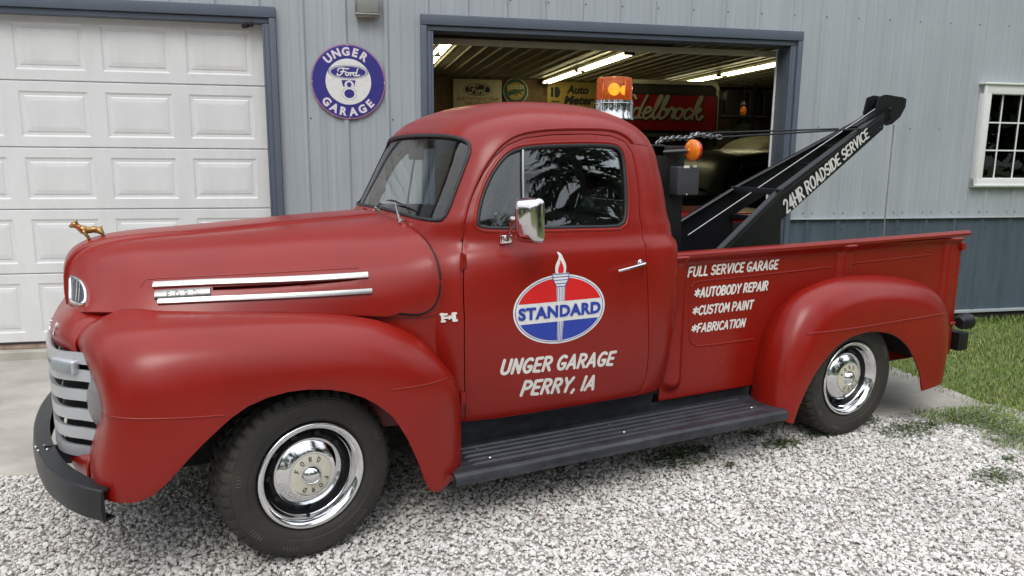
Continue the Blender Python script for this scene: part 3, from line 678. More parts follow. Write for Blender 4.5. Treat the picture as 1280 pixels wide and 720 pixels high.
arch_px = [(573, 582), (571, 592), (562, 603), (552, 613), (545, 615.5), (537, 612), (531, 600), (524, 580), (515, 560), (504, 540), (490, 520), (473, 507), (455, 497), (432, 490), (410, 487), (385, 487), (360, 490), (335, 497), (310, 508), (290, 522), (270, 540), (252, 557), (235, 575), (220, 592), (205, 608), (190, 620), (172, 628), (150, 628.5), (133, 625), (120, 618)]
arch_uv = pixs(fen, arch_px)
def zu(u, z):   # v where the surface at u reaches height z
    vv = np.linspace(0, 1, 200); Z = fen.pos(np.full(200, u), vv)[:, 2]; return float(vv[np.argmin(np.abs(Z-z))])
fo = [(0, 0), (2.0, 0), (2.0, zu(2.0, .23)), (1.88, zu(1.88, .215))]+arch_uv+[(.22, zu(.22, .40)), (.12, zu(.12, .41)), (0, zu(0, .43))]
fender_n = sheet_full(fen, 'front_fender', None, T_, 0, 0, .012, [], .026, False, .004, [M['red'], M['under']], 40, fo); fender_f = mirror_obj(fender_n)
# pressed crease lines on the fender
for px in ([(124, 516.5), (140, 521), (165, 523.5), (200, 523.5), (240, 522), (282, 519)], [(489, 487.5), (515, 484), (540, 479), (564, 471.5)]):
    o = bead('crease', fen, pcurve(fen, px, 40), .007, .0035, M['red'], fender_n, closed=False, off=-.0005); both(o, fender_f)
# ---------------------------------------------------------------- nose panel, grille, valance
NP = [row((-.768, 0, .905), (-.800, 0, .872), (-.828, 0, .845), (-.842, 0, .810), (-.842, 0, .775), (-.830, 0, .745), (-.80, 0, .735)),
      row((-.760, -.15, .912), (-.792, -.15, .882), (-.818, -.15, .857), (-.833, -.15, .820), (-.833, -.15, .785), (-.822, -.15, .757), (-.79, -.15, .747)),
      row((-.742, -.28, .922), (-.770, -.28, .898), (-.796, -.28, .875), (-.812, -.285, .838), (-.812, -.29, .802), (-.80, -.29, .775), (-.77, -.29, .765)),
      row((-.705, -.36, .930), (-.733, -.375, .910), (-.763, -.387, .889), (-.784, -.395, .852), (-.785, -.40, .815), (-.773, -.405, .785), (-.745, -.40, .772)),
      row((-.640, -.42, .932), (-.672, -.435, .914), (-.717, -.456, .897), (-.748, -.475, .860), (-.752, -.49, .822), (-.742, -.50, .792), (-.715, -.49, .778)),
      row((-.560, -.46, .925), (-.615, -.475, .905), (-.686, -.50, .882), (-.724, -.525, .845), (-.728, -.545, .812), (-.720, -.555, .785), (-.70, -.54, .77))]
nose = Surf(net(NP, 120, 60), 1., .4)
if nose.nrm(.1, .2).x > 0: nose.flip = True
nose_o = sheet_full(nose, 'nose_panel', M['red'], T_, 0, 0, .008, [], .02)
# letters across the nose (only their edges show from here)
def lift_front(S, yc, zc, off=.002):
    def f(X, Y):
        out = []
        for x, y in zip(X, Y):
            h = S.bvh.ray_cast(Vector((-2, yc-x, zc+y)), Vector((1, 0, 0)))
            p = h[0] if h[0] is not None else Vector((-.8, yc-x, zc+y))
            n = h[1] if h[0] is not None else Vector((-1, 0, 0)); n = -n if n.x > 0 else n
            out.append(tuple(p+n*off))
        return out
    return f
for ch, yy, zz in (('F', .33, .850), ('O', .115, .826), ('R', -.115, .826), ('D', -.33, .850)):
    st, wd = strokes_of(ch, .038, 0); st = [[(a-wd/2, b-.019) for a, b in s_] for s_ in st]
    V, F = stroke_mesh(st, .011, lift_front(nose, yy, zz, .004), .003)
    if V:
        o = ribbon('nose_letter', V, F, M['chrome'], nose_o, (-1, 0, 0)); bake(o, [('SOLIDIFY', dict(thickness=.006, offset=-1))], 30)
def gplan(k, n=26):
    return crom([(-.842, 0), (-.838, -.18), (-.826, -.33), (-.804, -.45), (-.768, -.525), (-.720, -.582), (-.676, -.640)], n)
pl = gplan(0); mb = MB(); n = len(pl)
for x, y in pl: mb.v += [(x+.035, y, .36), (x+.035, y, .80)]
for i in range(n-1): mb.f.append((2*i, 2*i+2, 2*i+3, 2*i+1))
v0 = mb.v[:]; b = len(mb.v); mb.v += [(x, -y, z) for x, y, z in v0]; mb.f += [tuple(j+b for j in f[::-1]) for f in mb.f]
grille = mb.obj('grille', M['dark'], T_, 60)
zb = [.762, .700, .628, .556, .486, .418]
for k, z0 in enumerate(zb):
    pl = gplan(k); pts = [(x, y, z0+.028*(abs(y)/.66)**2+.010) for x, y in pl[::-1]]+[(x, -y, z0+.028*(abs(y)/.66)**2+.010) for x, y in pl[1:]]
    sec = [(.021, -.008), (.018, .008), (.007, .018), (-.008, .018), (-.018, .010), (-.021, -.008)]
    mb = MB(); mb.tube(pts, 1, sec=[(a, b) for a, b in sec], up=(0, 0, 1)); mb.obj('grille_bar', M['silver'], grille, 25)
# dark backing, headlights, parking lamps
for sg in (-1, 1):
    ax = Matrix.Translation((-.655, sg*.690, .655)) @ Matrix.Rotation(-PI/2+.0, 4, 'Y') @ Matrix.Rotation(-sg*.25, 4, 'X')
    mb = MB(); mb.lathe([(.0, -.03), (.085, -.03), (.098, -.012), (.100, .004), (.094, .014), (.088, .012)], 40, ax); hl = mb.obj('headlight', M['chrome'], T_)
    mb = MB(); mb.lathe([(.088, .010), (.075, .024), (.045, .036), (0, .041)], 32, ax); mb.obj('lens', M['clear'], hl)
    q = Vector((-.762, sg*.545, .760)); mb = MB(); mb.box((0, 0, 0), (.030, .125, .052), Matrix.Translation(q) @ Matrix.Rotation(-sg*.62, 4, 'Z'), bev=.009); pk = mb.obj('parking_lamp', M['silver'], grille)
    mb = MB(); mb.box((-.010, 0, 0), (.022, .108, .038), Matrix.Translation(q) @ Matrix.Rotation(-sg*.62, 4, 'Z'), bev=.007); mb.obj('lens', M['clear'], pk)
VP = [row((-.800, 0, .395), (-.826, 0, .375), (-.815, 0, .31), (-.77, 0, .25)), row((-.785, -.25, .405), (-.812, -.25, .385), (-.80, -.25, .32), (-.76, -.25, .26)),
      row((-.755, -.45, .425), (-.782, -.45, .405), (-.770, -.46, .335), (-.73, -.46, .27)), row((-.70, -.60, .45), (-.735, -.62, .43), (-.73, -.63, .36), (-.70, -.63, .30)),
      row((-.68, -.70, .48), (-.71, -.72, .46), (-.713, -.74, .40), (-.69, -.74, .34))]
val = Surf(net(VP, 60, 30), 1., .3)
if val.nrm(.1, .2).x > 0: val.flip = True
sheet_full(val, 'valance', M['red'], T_, 0, 0, .006, [], .035)
# ---------------------------------------------------------------- front bumper
bp = [tuple(q) for q in crom([(-.928, 0), (-.924, -.14), (-.908, -.30), (-.882, -.45), (-.845, -.60), (-.795, -.73), (-.735, -.84), (-.668, -.92)], 30)]
bpath = [(x, y, .372) for x, y in bp[::-1]]+[(x, -y, .372) for x, y in bp[1:]]
sec = [(.052, .0), (.056, -.006), (.056, -.055), (.050, -.055), (.049, -.010), (-.046, -.010), (-.048, -.045), (-.054, -.045), (-.054, -.006), (-.046, .003), (.0, .006)]
mb = MB(); mb.tube(bpath, 1, sec=[(a, -b) for a, b in sec], up=(0, 0, 1)); bumper = mb.obj('front_bumper', M['black'], T_, 30)
for sg in (-1, 1):
    for dy in (0, .035):
        for dx in (0,):
            pass
    yb = sg*.42; mb = MB(); mb.tube([(-.87, yb, .40), (-.80, yb-sg*.02, .385), (-.70, yb-sg*.03, .36), (-.45, yb-sg*.03, .34)], 1, sec=[(.035, .008), (.035, -.008), (-.035, -.008), (-.035, .008)], up=(0, 0, 1)); mb.obj('bumper_bracket', M['black'], bumper)
    for k in range(4):
        q = Vector((-.893+.028*(k % 2)+.012*(k//2), sg*(.40+.045*(k//2)), .429)); mb = MB(); mb.lathe([(0, .004), (.0045, .003), (.0065, 0)], 12, Matrix.Translation(q)); mb.obj('bolt', M['bright'], bumper)
# ---------------------------------------------------------------- wheels
WB = 2.896; RT = .329
def wheel(x, y, steer=0, side=-1):
    R_ = Matrix.Translation((x, y, RT-.004)) @ Matrix.Rotation(steer, 4, 'Z') @ Matrix.Rotation(PI/2 if side < 0 else -PI/2, 4, 'X')   # local +Z = outwards
    h = bpy.data.objects.new('wheel', None); col.objects.link(h); h.parent = T_; h.empty_display_size = .1
    if side < 0 or True:
        # tyre: local z=0 at the tread centre
        prof = [(.205, -.085), (.222, -.102), (.255, -.112), (.290, -.110), (.318, -.098), (.329, -.085), (.333, -.06), (.3335, -.046), (.326, -.045), (.326, -.037), (.334, -.036), (.335, -.006), (.327, -.005), (.327, .005), (.335, .006), (.334, .036), (.326, .037), (.326, .045), (.3335, .046), (.333, .06), (.329, .085), (.318, .098), (.304, .1065), (.301, .1055), (.297, .109), (.270, .1125), (.248, .110), (.244, .107), (.236, .106), (.222, .102), (.214, .096), (.205, .085)]
        prof = [(.2+(r-.2)*(RT-.2)/.135, z) for r, z in prof]; mb = MB(); vs = []; fs = []; seg = 176; n = len(prof)
        for i in range(seg):
            a = 2*PI*i/seg
            for j, (r, z) in enumerate(prof):
                e = 0
                if abs(z) > .058 and r > .306 and (i % 4) == 0: e = -.010
                elif abs(z) < .058 and r > .323 and ((i+(2 if z > 0 else 0)) % 4) == 0: e = -.006
                sh = .5*(abs(z)/.1) if r > .3 else 0
                aa = a+sh*2*PI/seg*(1 if z > 0 else -1); vs.append(((r+e)*math.cos(aa), (r+e)*math.sin(aa), z))
        for i in range(seg):
            for j in range(n-1): fs.append((i*n+j, ((i+1) % seg)*n+j, ((i+1) % seg)*n+j+1, i*n+j+1))
        mb.add(vs, fs, R_); mb.obj('tyre', M['rubber'], h, 30)
        mb = MB(); rs_ = random.Random(int(x*10)+side)
        for a0 in (0.35, 1.2, 1.75, 2.9, 3.7, 4.25, 5.3):
            w_ = rs_.uniform(.16, .34); r0 = RT*.835
            for k in range(int(w_/.045)):
                a = a0+k*.045
                mb.tube([tuple(R_ @ Vector(((r0+dr)*math.cos(a), (r0+dr)*math.sin(a), .1095))) for dr in (-.008, .008)], .0042, 4)
        tag(mb.obj('sidewall_marks', M['rubbersmudge'], h), kind='stuff')  # paler marks put smudged highlights and dust into the sidewall colour
    # trim ring, dish, hub cap; outer face near z=.10
    mb = MB(); mb.lathe([(.203, .088), (.205, .098), (.200, .104), (.192, .103), (.182, .094), (.173, .080), (.170, .066), (.165, .060)], 72, R_); mb.obj('trim_ring', M['chrome'], h, 60)
    mb = MB(); mb.lathe([(.168, .064), (.160, .045), (.150, .032), (.132, .030), (.120, .040), (.10, .045), (.0, .045)], 64, R_); rim = mb.obj('rim', M['black'], h, 60)
    for k in range(10):
        a = 2*PI*k/10; mb = MB(); mb.lathe([(0, .010), (.012, .008), (.014, 0)], 10, R_ @ Matrix.Translation((.142*math.cos(a), .142*math.sin(a), .031))); mb.obj('rim_rivet', M['black'], rim)
    mb = MB()
    va = PI*-.5; mb.tube([tuple(R_ @ Vector((.150*math.cos(va), .150*math.sin(va), .030))), tuple(R_ @ Vector((.140*math.cos(va), .140*math.sin(va), .066)))], .0055, 8)
    mb.obj('valve_stem', M['black'], rim)
    mb = MB(); mb.lathe([(.134, .044), (.136, .052), (.132, .060), (.121, .067), (.103, .077), (.089, .084), (.083, .085), (.080, .0835)], 72, R_); cap = mb.obj('hub_cap', M['chrome'], h, 60)
    mb = MB(); mb.lathe([(.0795, .0838), (.078, .0845), (.060, .088), (.041, .090), (.038, .089)], 64, R_); mb.obj('cream_ring', M['cream'], cap, 60)
    mb = MB(); mb.lathe([(.039, .089), (.036, .094), (.030, .103), (.020, .110), (.010, .113), (0, .114)], 40, R_); mb.obj('cap_dome', M['chrome'], cap, 60)
    V = []; F = []
    for k, ch in enumerate('FORDFORD'):
        a0 = PI/2+1.15-(k % 4)*.55-(0 if k < 4 else PI)
        st, wd = strokes_of(ch, .017, 0)
        def lf(X, Y, a0=a0, wd=wd):
            o_ = []
            for xx, yy in zip(X, Y):
                rr = .052+yy; t = a0-(xx-wd/2)/.06; zz = .0905-(rr-.05)*.17
                o_.append(tuple(R_ @ Vector((rr*math.cos(t)*(side if False else 1), rr*math.sin(t), zz))))
            return o_
        P, f = stroke_mesh(st, .0035, lf, .0016); b = len(V); V += P; F += [tuple(j+b for j in g) for g in f]
    ribbon('cap_letters', V, F, M['box'], cap, (0, -1 if side < 0 else 1, 0))
    return h
wheel(0, -.765, .152, -1); wheel(WB, -.765, 0, -1); wheel(0, .765, .152, 1); wheel(WB, .765, 0, 1)
# ---------------------------------------------------------------- chassis, wheel wells, underbody
mb = MB()
for sg in (-1, 1):
    mb.box((1.55, sg*.42, .34), (4.6, .06, .13))
mb.box((1.0, 0, .30), (.5, 1.3, .04)); mb.box((-.55, 0, .36), (.10, .9, .10)); mb.box((2.2, 0, .33), (.12, .9, .06)); mb.box((3.9, 0, .36), (.08, .9, .10))
mb.box((1.2, 0, .365), (1.15, 1.38, .03)); mb.box((.35, 0, .62), (.02, 1.35, .60)); mb.box((-.1, 0, .48), (.8, .5, .3)); mb.box((0, 0, .75), (1.2, .9, .2))
frame = mb.obj('chassis_frame', M['under'], T_)
for x in (0, WB):
    mb = MB(); mb.tube([(x, -.68, RT), (x, .68, RT)], .045 if x else .03, 12); mb.lathe([(0, .09), (.10, .07), (.14, 0), (.10, -.07), (0, -.09)], 20, Matrix.Translation((x, 0, RT)) @ Matrix.Rotation(PI/2, 4, 'Y')) if x else None
    mb.obj('axle', M['under'], T_)
    for sg in (-1, 1):   # dark inner wheel house
        R0 = .44 if x else .47
        vs = []; fs = []; n = 26
        for i in range(n+1):
            a = PI*.94*i/n+PI*.03
            for (r, y) in ((R0, .90), (R0, .60), (.05, .58)): vs.append((x+(.03 if x else -.02)+r*math.cos(a)*(1.06), sg*y, .36+r*math.sin(a)*.68))
        for i in range(n):
            for j in range(2): fs.append((i*3+j, i*3+j+1, (i+1)*3+j+1, (i+1)*3+j))
        m_ = MB(); m_.add(vs, fs); o = m_.obj('wheel_house', M['under'], T_, 40); bake(o, [('SOLIDIFY', dict(thickness=.006, offset=0))], 40)
# ---------------------------------------------------------------- running boards
def running_board(sg):
    # section in (y,z) outward
    top = []
    y0, y1 = .655, .925
    sec = [(.700, .405), (.712, .405), (.690, .33), (.668, .275), (.665, .256)]
    for k in range(5):
        c = .700+k*.042
        for dy, dz in ((-.012, 0), (-.007, .007), (.007, .007), (.012, 0)): sec.append((c+dy, .252+dz))
    sec += [(.905, .252), (.925, .250), (.940, .240), (.946, .222), (.944, .203), (.936, .200), (.930, .215), (.918, .236), (.66, .244), (.655, .27)]
    x0, x1 = .555, 2.36; n = len(sec); mb = MB(); vs = []; fs = []
    xs = [x0, x0+.10, x0+.115, 1.700, 1.705, x1-.115, x1-.10, x1]
    for i, x in enumerate(xs):
        for j, (y, z) in enumerate(sec):
            flat = i in (0, 1, 6, 7) and 5 <= j < 25
            if i >= 4 and j < 3: y, z = (.668, .30-.008*j)
            vs.append((x, sg*y, .252 if flat and z > .2525 else z))
    for i in range(len(xs)-1):
        for j in range(n): fs.append((i*n+j, i*n+(j+1) % n, (i+1)*n+(j+1) % n, (i+1)*n+j))
    fs.append(tuple(range(n))); fs.append(tuple((len(xs)-1)*n+j for j in range(n))[::-1])
    mb.add(vs, fs); rb = mb.obj('running_board', M['blackrough'], T_, 25)
    for x in (.74, 1.42, 2.20):
        for y in (.735, .84):
            mb = MB(); mb.lathe([(0, .0055), (.006, .005), (.0095, .001), (.0095, 0)], 12, Matrix.Translation((x+(y-.735)*.1, sg*y, .2545))); mb.obj('bolt', M['bright'], rb)
    return rb
running_board(-1); running_board(1)
# ---------------------------------------------------------------- bed
YB = .70
bed = bpy.data.objects.new('bed', None); col.objects.link(bed); bed.parent = T_
def bed_side(sg):
    # flat side lifted with pressed panel; built as a surface (x,z) with relief
    x0, x1, z0, z1 = 1.735, 3.935, .315, 1.03
    nx, nz = 300, 120
    X, Z = np.meshgrid(np.linspace(x0, x1, nx), np.linspace(z0, z1, nz), indexing='ij')
    def rr(X, Z, a, b, c, d, r):   # signed distance to a rounded box
        qx = np.abs(X-(a+b)/2)-(b-a)/2+r; qz = np.abs(Z-(c+d)/2)-(d-c)/2+r
        return np.hypot(np.maximum(qx, 0), np.maximum(qz, 0))+np.minimum(np.maximum(qx, qz), 0)-r
    def sm(t): t = np.clip(t, 0, 1); return t*t*(3-2*t)
    Y = np.zeros_like(X)
    for (cx, wd, zb_, ds) in ((1.80, .046, .375, .030), (2.965, .045, .80, .026), (3.885, .050, .30, .026)):   # stake pockets
        d = rr(X, Z, cx-wd, cx+wd, zb_, 1.3, .04); Y += ds*sm(.5-d/.035)
    Y += .035*sm((Z-.975)/.06)**2                                   # flare under the rail
    T = np.stack([X, -(YB+Y), Z], -1)
    S = Surf(T, x1-x0, z1-z0)
    if S.nrm(1, .3).y > 0: S.flip = True
    return S
bs = bed_side(-1)
side_n = sheet_full(bs, 'bed_side', M['red'], bed, 0, 0, .012, [], .0135, mirror=False, bev=.001); side_f = mirror_obj(side_n)
pz = [atY(p_[0], p_[1], -YB) for p_ in ((863, 366), (866, 356), (876, 351.5), (940, 345), (1040, 333.5))]; pz2 = [atY(p_[0], p_[1], -YB) for p_ in ((863, 366), (862, 395), (862, 422), (868, 431), (880, 432), (942, 424))]
for pp in ([(q_.x-1.735, q_.z-.315) for q_ in pz], [(q_.x-1.735, q_.z-.315) for q_ in pz2], [(q_.x-1.735, q_.z-.315) for q_ in (atY(1063, 329.5, -YB), atY(1110, 324.5, -YB), atY(1165, 318, -YB))]):
    o = bead('pressed_edge', bs, [tuple(q_) for q_ in crom(pp, 50)], .010, .0035, M['red'], side_n, closed=False, off=0); both(o, side_f)
for sg, par in ((-1, side_n), (1, side_f)):
    mb = MB(); sec = [(.030, 0), (.024, .013), (.005, .018), (-.022, .015), (-.030, .004), (-.026, -.012), (-.016, -.012), (-.016, 0), (.022, .002)]
    mb.tube([(1.745, sg*(YB+.012), 1.033), (1.76, sg*(YB+.016), 1.036), (2.5, sg*(YB+.016), 1.040), (3.3, sg*(YB+.016), 1.048), (4.00 if sg < 0 else 3.83, sg*(YB+.016), 1.056)], 1, sec=[(b, sg*a) for a, b in sec], up=(0, 0, 1)); mb.obj('top_rail', M['red'], par, 30)
    mb = MB(); mb.box((3.945 if sg < 0 else 3.80, sg*(YB-.005), .66), (.045, .055, .72), bev=.012); mb.obj('corner_post', M['red'], par)
    mb = MB(); mb.lathe([(0, -.02), (.020, -.02), (.023, 0), (.020, .02), (0, .02)], 16, Matrix.Translation((3.955, sg*(YB+.02), .975)) @ Matrix.Rotation(PI/2, 4, 'X'))
    if sg > 0: continue
    mb.box((3.975, sg*(YB+.015), .992), (.05, .014, .014), bev=.004); mb.box((3.985, sg*(YB+.01), .968), (.06, .012, .010), bev=.003); mb.obj('latch', M['red'], par)
mb = MB()
for k in range(9): mb.box((2.84, -.56+k*.14, .455), (2.16, .128, .02), bev=.003)
mb.obj('bed_floor', M['black'], bed)
mb = MB(); mb.box((1.745, 0, .70), (.02, 1.40, .66), bev=.004); mb.obj('bed_front', M['black'], bed)
for sg in (-1, 1):
    mb = MB(); mb.box((2.84, sg*(YB-.022), .74), (2.16, .006, .56)); mb.obj('side_lining', M['black'], bed)
mb = MB(); mb.box((2.9, 0, .415), (2.0, 1.3, .05)); mb.box((3.93, 0, .44), (.05, 1.36, .09)); mb.obj('bed_sill', M['black'], bed)
# ---------------------------------------------------------------- rear fenders
RR = []
for ix, c1, c2, out_, lip in (
 ((2.34, .20), (2.315, .20), (2.325, .19), (2.37, .18), (2.405, .17)), ((2.35, .32), (2.325, .32), (2.335, .31), (2.385, .29), (2.44, .26)), ((2.365, .45), (2.345, .455), (2.355, .445), (2.42, .42), (2.51, .385)),
 ((2.42, .62), (2.405, .64), (2.425, .62), (2.50, .56), (2.60, .485)), ((2.54, .755), (2.53, .790), (2.555, .76), (2.63, .68), (2.70, .555)), ((2.76, .830), (2.76, .862), (2.77, .830), (2.80, .745), (2.82, .590)),
 ((3.05, .835), (3.05, .868), (3.04, .835), (3.02, .75), (2.96, .594)), ((3.38, .80), (3.36, .832), (3.33, .80), (3.26, .715), (3.11, .560)), ((3.62, .73), (3.60, .758), (3.55, .73), (3.44, .65), (3.23, .49)),
 ((3.765, .61), (3.74, .625), (3.67, .61), (3.54, .555), (3.315, .395)), ((3.80, .45), (3.775, .45), (3.70, .44), (3.575, .42), (3.37, .31)), ((3.795, .32), (3.77, .315), (3.695, .31), (3.575, .30), (3.39, .25)), ((3.765, .21), (3.745, .205), (3.68, .205), (3.565, .215), (3.405, .205))):
    mid = lambda a, b, t: (a[0]+(b[0]-a[0])*t, a[1]+(b[1]-a[1])*t)
    m1 = mid(c2, out_, .5); m2 = mid(out_, lip, .5)
    RR.append([(ix[0], -.695, ix[1]), (mid(ix, c1, .6)[0], -.735, mid(ix, c1, .6)[1]), (c1[0], -.79, c1[1]), (c2[0], -.868, c2[1]), (m1[0], -.908, m1[1]), (out_[0], -.930, out_[1]), (m2[0], -.938, m2[1]), (lip[0], -.940, lip[1])])
rf = Surf(net(RR, 240, 120), 2.4, .55)
if rf.nrm(1.2, .3).y > 0: rf.flip = True
rfender = sheet_full(rf, 'rear_fender', None, T_, 0, 0, .012, [], .024, mirror=False, bev=.004, mats=[M['red'], M['under']]); rfender_f = mirror_obj(rfender)
o = bead('crease', rf, pcurve(rf, [(1008, 417.5), (1040, 414), (1080, 408.5), (1120, 402), (1150, 397), (1181, 392)], 50), .009, .004, M['red'], rfender, closed=False); both(o, rfender_f)
# ---------------------------------------------------------------- tail lamps, rear bumper
for sg in (-1, 1):
    q = Vector((4.00, sg*.76, .515)); mb = MB(); mb.lathe([(0, -.05), (.030, -.05), (.046, -.02), (.050, .02), (.050, .045), (.044, .048)], 28, Matrix.Translation(q) @ Matrix.Rotation(PI/2, 4, 'Y')); tl = mb.obj('tail_lamp', M['black'], T_)
    mb = MB(); mb.lathe([(.045, .040), (.042, .055), (.02, .064), (0, .066)], 28, Matrix.Translation(q) @ Matrix.Rotation(PI/2, 4, 'Y')); mb.obj('lens', M['redlens'], tl)
    mb = MB(); mb.tube([(3.93, sg*.72, .50), (3.96, sg*.74, .51), (3.97, sg*.76, .513)], .010, 8); mb.obj('lamp_arm', M['red'], tl)
mb = MB(); mb.box((4.03, 0, .385), (.09, 1.52, .115), bev=.008); mb.box((3.90, .35, .37), (.2, .06, .06)); mb.box((3.90, -.35, .37), (.2, .06, .06)); mb.obj('rear_bumper', M['black'], T_)
# ---------------------------------------------------------------- mirror, wipers, beacon, mascot
mm = Matrix.Translation((.800, -.905, 1.262))
mb = MB()
mr_ = Matrix.Translation(atY(661, 276, -.925)) @ Matrix.Rotation(math.radians(30), 4, 'Z') @ Matrix.Rotation(math.radians(-3), 4, 'Y')
def rrect(w_, h_, r, n=6):
    o_ = []
    for cx, cy, a in ((w_/2-r, h_/2-r, 0), (-w_/2+r, h_/2-r, 90), (-w_/2+r, -h_/2+r, 180), (w_/2-r, -h_/2+r, 270)): o_ += arc(cx, cy, r, r, a, a+90, n)
    return o_
# shell: local x = facing the driver (mirror plane normal +x), section across y,z
o1 = rrect(.125, .178, .024); o2 = rrect(.115, .168, .022); o3 = rrect(.078, .125, .018); n = len(o1)
vs = [(.016, y, z) for y, z in o1]+[(.004, y, z) for y, z in o1]+[(-.006, y, z) for y, z in o2]+[(-.018, y*.93, z*.95) for y, z in o2]+[(-.030, y*.78, z*.85) for y, z in o2]+[(-.038, y*.5, z*.6) for y, z in o2]
fs = []
for k in range(5): fs += [(k*n+i, k*n+(i+1) % n, (k+1)*n+(i+1) % n, (k+1)*n+i) for i in range(n)]
fs.append(tuple(5*n+i for i in range(n)))
mb.add(vs, fs, mr_); mirror = mb.obj('side_mirror', M['mirror'], T_, 40)
mb = MB(); mb.add([(.0145, y, z) for y, z in o1], [tuple(range(n))], mr_); mb.obj('mirror_face', M['mglass'], mirror, 0)
base = cab.p(*cab.pix(631, 299)); mb = MB(); mb.box(tuple(base+Vector((0, -.006, 0))), (.052, .014, .036), bev=.005); mb.box(tuple(base+Vector((-.018, -.014, .004))), (.012, .018, .030), bev=.003); mb.box(tuple(base+Vector((.018, -.014, .004))), (.012, .018, .030), bev=.003); mb.obj('mirror_foot', M['chrome'], mirror)
kn = atY(642, 274, -.86); ce = mr_ @ Vector((-.028, 0, .0)); mb = MB(); mb.tube([tuple(base+Vector((0, -.02, 0))), tuple(kn)], .009, 10); mb.tube([tuple(kn+Vector((-.012, 0, 0))), tuple(kn.lerp(ce, .5)), tuple(ce)], .008, 10)
mb.tube([tuple(kn+Vector((-.016, 0, 0))), tuple(kn+Vector((.022, -.004, 0)))], .012, 12); mb.obj('mirror_arm', M['mirror'], mirror)
for (pv, tip, bl_) in (((473, 257.5), (459, 247), ((449, 250), (478, 256.5))), ((512, 271), (499, 254), ((487, 253), (516, 263)))):
    a = cab.p(*cab.pix(*pv)); na = cab.nrm(*cab.pix(*pv)); h_ = hood.p(*hood.pix(*pv))
    if (h_-CAMP).length < (a-CAMP).length and (h_-a).length < .15: a = h_
    t = cab.p(*cab.pix(*tip))+cab.nrm(*cab.pix(*tip))*.022
    mb = MB(); mb.tube([tuple(a), tuple(a+na*.022)], .012, 12); mb.tube([tuple(a+na*.022), tuple(a.lerp(t, .5)+na*.012), tuple(t)], [.006, .0045, .003], 8); wp = mb.obj('wiper', M['chrome'], T_)
    b0 = cab.p(*cab.pix(*bl_[0]))+na*.018; b1 = cab.p(*cab.pix(*bl_[1]))+na*.018
    mb = MB(); mb.tube([tuple(b0), tuple(t.lerp(b0, .5)+na*.004), tuple(t), tuple(t.lerp(b1, .5)+na*.004), tuple(b1)], [.002, .004, .006, .004, .002], 6); mb.obj('wiper_blade', M['ink'], wp)
# beacon: stands on the far half of the roof
bc = atY(767, 140, .12); bt = atY(767, 97, .12); r_ = 22.5/FPX*(bc-CAMP).dot(CF); zt = bt.z; zm = atY(767, 126, .12).z; zr = 1.70
mb = MB(); mb.lathe([(0, zr), (r_*1.12, zr), (r_*1.12, zr+.01), (r_*1.07, zr+.02), (r_*1.07, zm-.024), (r_*1.10, zm-.022), (r_*1.10, zm-.016), (r_*1.07, zm-.014), (r_*1.06, zm), (0, zm)], 40, Matrix.Translation((bc.x, .12, 0))); bcn = mb.obj('beacon', M['chrome'], T_)
mb = MB(); mb.lathe([(r_*1.0, zm), (r_*.965, zt-.012), (r_*.93, zt-.003), (r_*.80, zt), (0, zt+.003), (0, zt-.004), (r_*.9, zt-.008), (r_*.96, zm)], 48, Matrix.Translation((bc.x, .12, 0))); mb.obj('amber_dome', M['amber'], bcn, 50)
for dx, dy, rr_ in ((-.022, -.02, .034), (.034, -.006, .028)):
    zc = (zt+zm)/2-.004; d = Vector((-.35, -.9, 0)) if dx < 0 else Vector((.75, -.5, 0))
    mb = MB(); mb.lathe([(0, .0), (rr_*.5, .004), (rr_*.85, .014), (rr_, .026), (rr_*.95, .028), (rr_*.6, .020), (0, .012)], 24, Matrix.Translation((bc.x+dx, .12+dy, zc)) @ d.to_track_quat('Z', 'Y').to_matrix().to_4x4()); mb.obj('beacon_lamp', M['bulb'], bcn)
# brass bulldog on the hood
def dog():
    mb = MB(); o0 = Vector((0, 0, 0))
    c = atY(110, 287, 0); k = 1/FPX*(c-CAMP).dot(CF)
    def q(px, py, y=0): return (c.x+(px-110)*k*.92, y, c.z-(py-287)*k)
    return q, k
q, k_ = dog()
mb = MB()
def blob(p, rx, ry, rz, ang=0):
    c = Vector(q(*p)); mb.lathe([(math.sin(PI*i/10), -math.cos(PI*i/10)) for i in range(11)], 16, Matrix.Translation(c) @ Matrix.Rotation(math.radians(ang), 4, 'Y') @ Matrix.Diagonal((rx*k_, ry*k_, rz*k_, 1)))
def limb(pts, rs): mb.tube([q(*p) for p in pts], [r*k_ for r in rs], 10)
blob((95, 280.5), 4.6, 4.4, 4.2); blob((90.6, 282), 2.8, 3.2, 2.3, 10); blob((100, 284.3), 4.0, 4.4, 4.6, -30); blob((104.5, 287.2), 5.4, 5.4, 5.6, -20)
blob((111, 287.6), 6.5, 4.4, 4.2, 4); blob((118, 287.2), 5.6, 4.4, 4.4, 8); blob((123.5, 288.6), 4.4, 4.6, 4.6, 30)
for y in (-1, 1):
    limb([(104.5, 289, y*.013), (107, 293, y*.016), (109.8, 297, y*.017), (110.5, 298.2, y*.017)], [2.6, 2.0, 1.5, 1.7]); limb([(110.8, 298.2, y*.017), (108.2, 298.6, y*.017)], [1.6, 1.4])
    limb([(124, 289.5, y*.012), (127.4, 292.5, y*.015), (126.6, 295.5, y*.016), (128, 298.2, y*.016)], [3.4, 2.4, 1.6, 1.6]); limb([(128, 298.2, y*.016), (125.4, 298.6, y*.016)], [1.6, 1.4])
    limb([(96.5, 278, y*.008), (98, 275.2, y*.012), (98.2, 274, y*.013)], [1.5, 1.0, .3])
limb([(125.5, 284.8, 0), (127, 283, 0), (127.6, 281.6, 0)], [1.3, 1.0, .5])
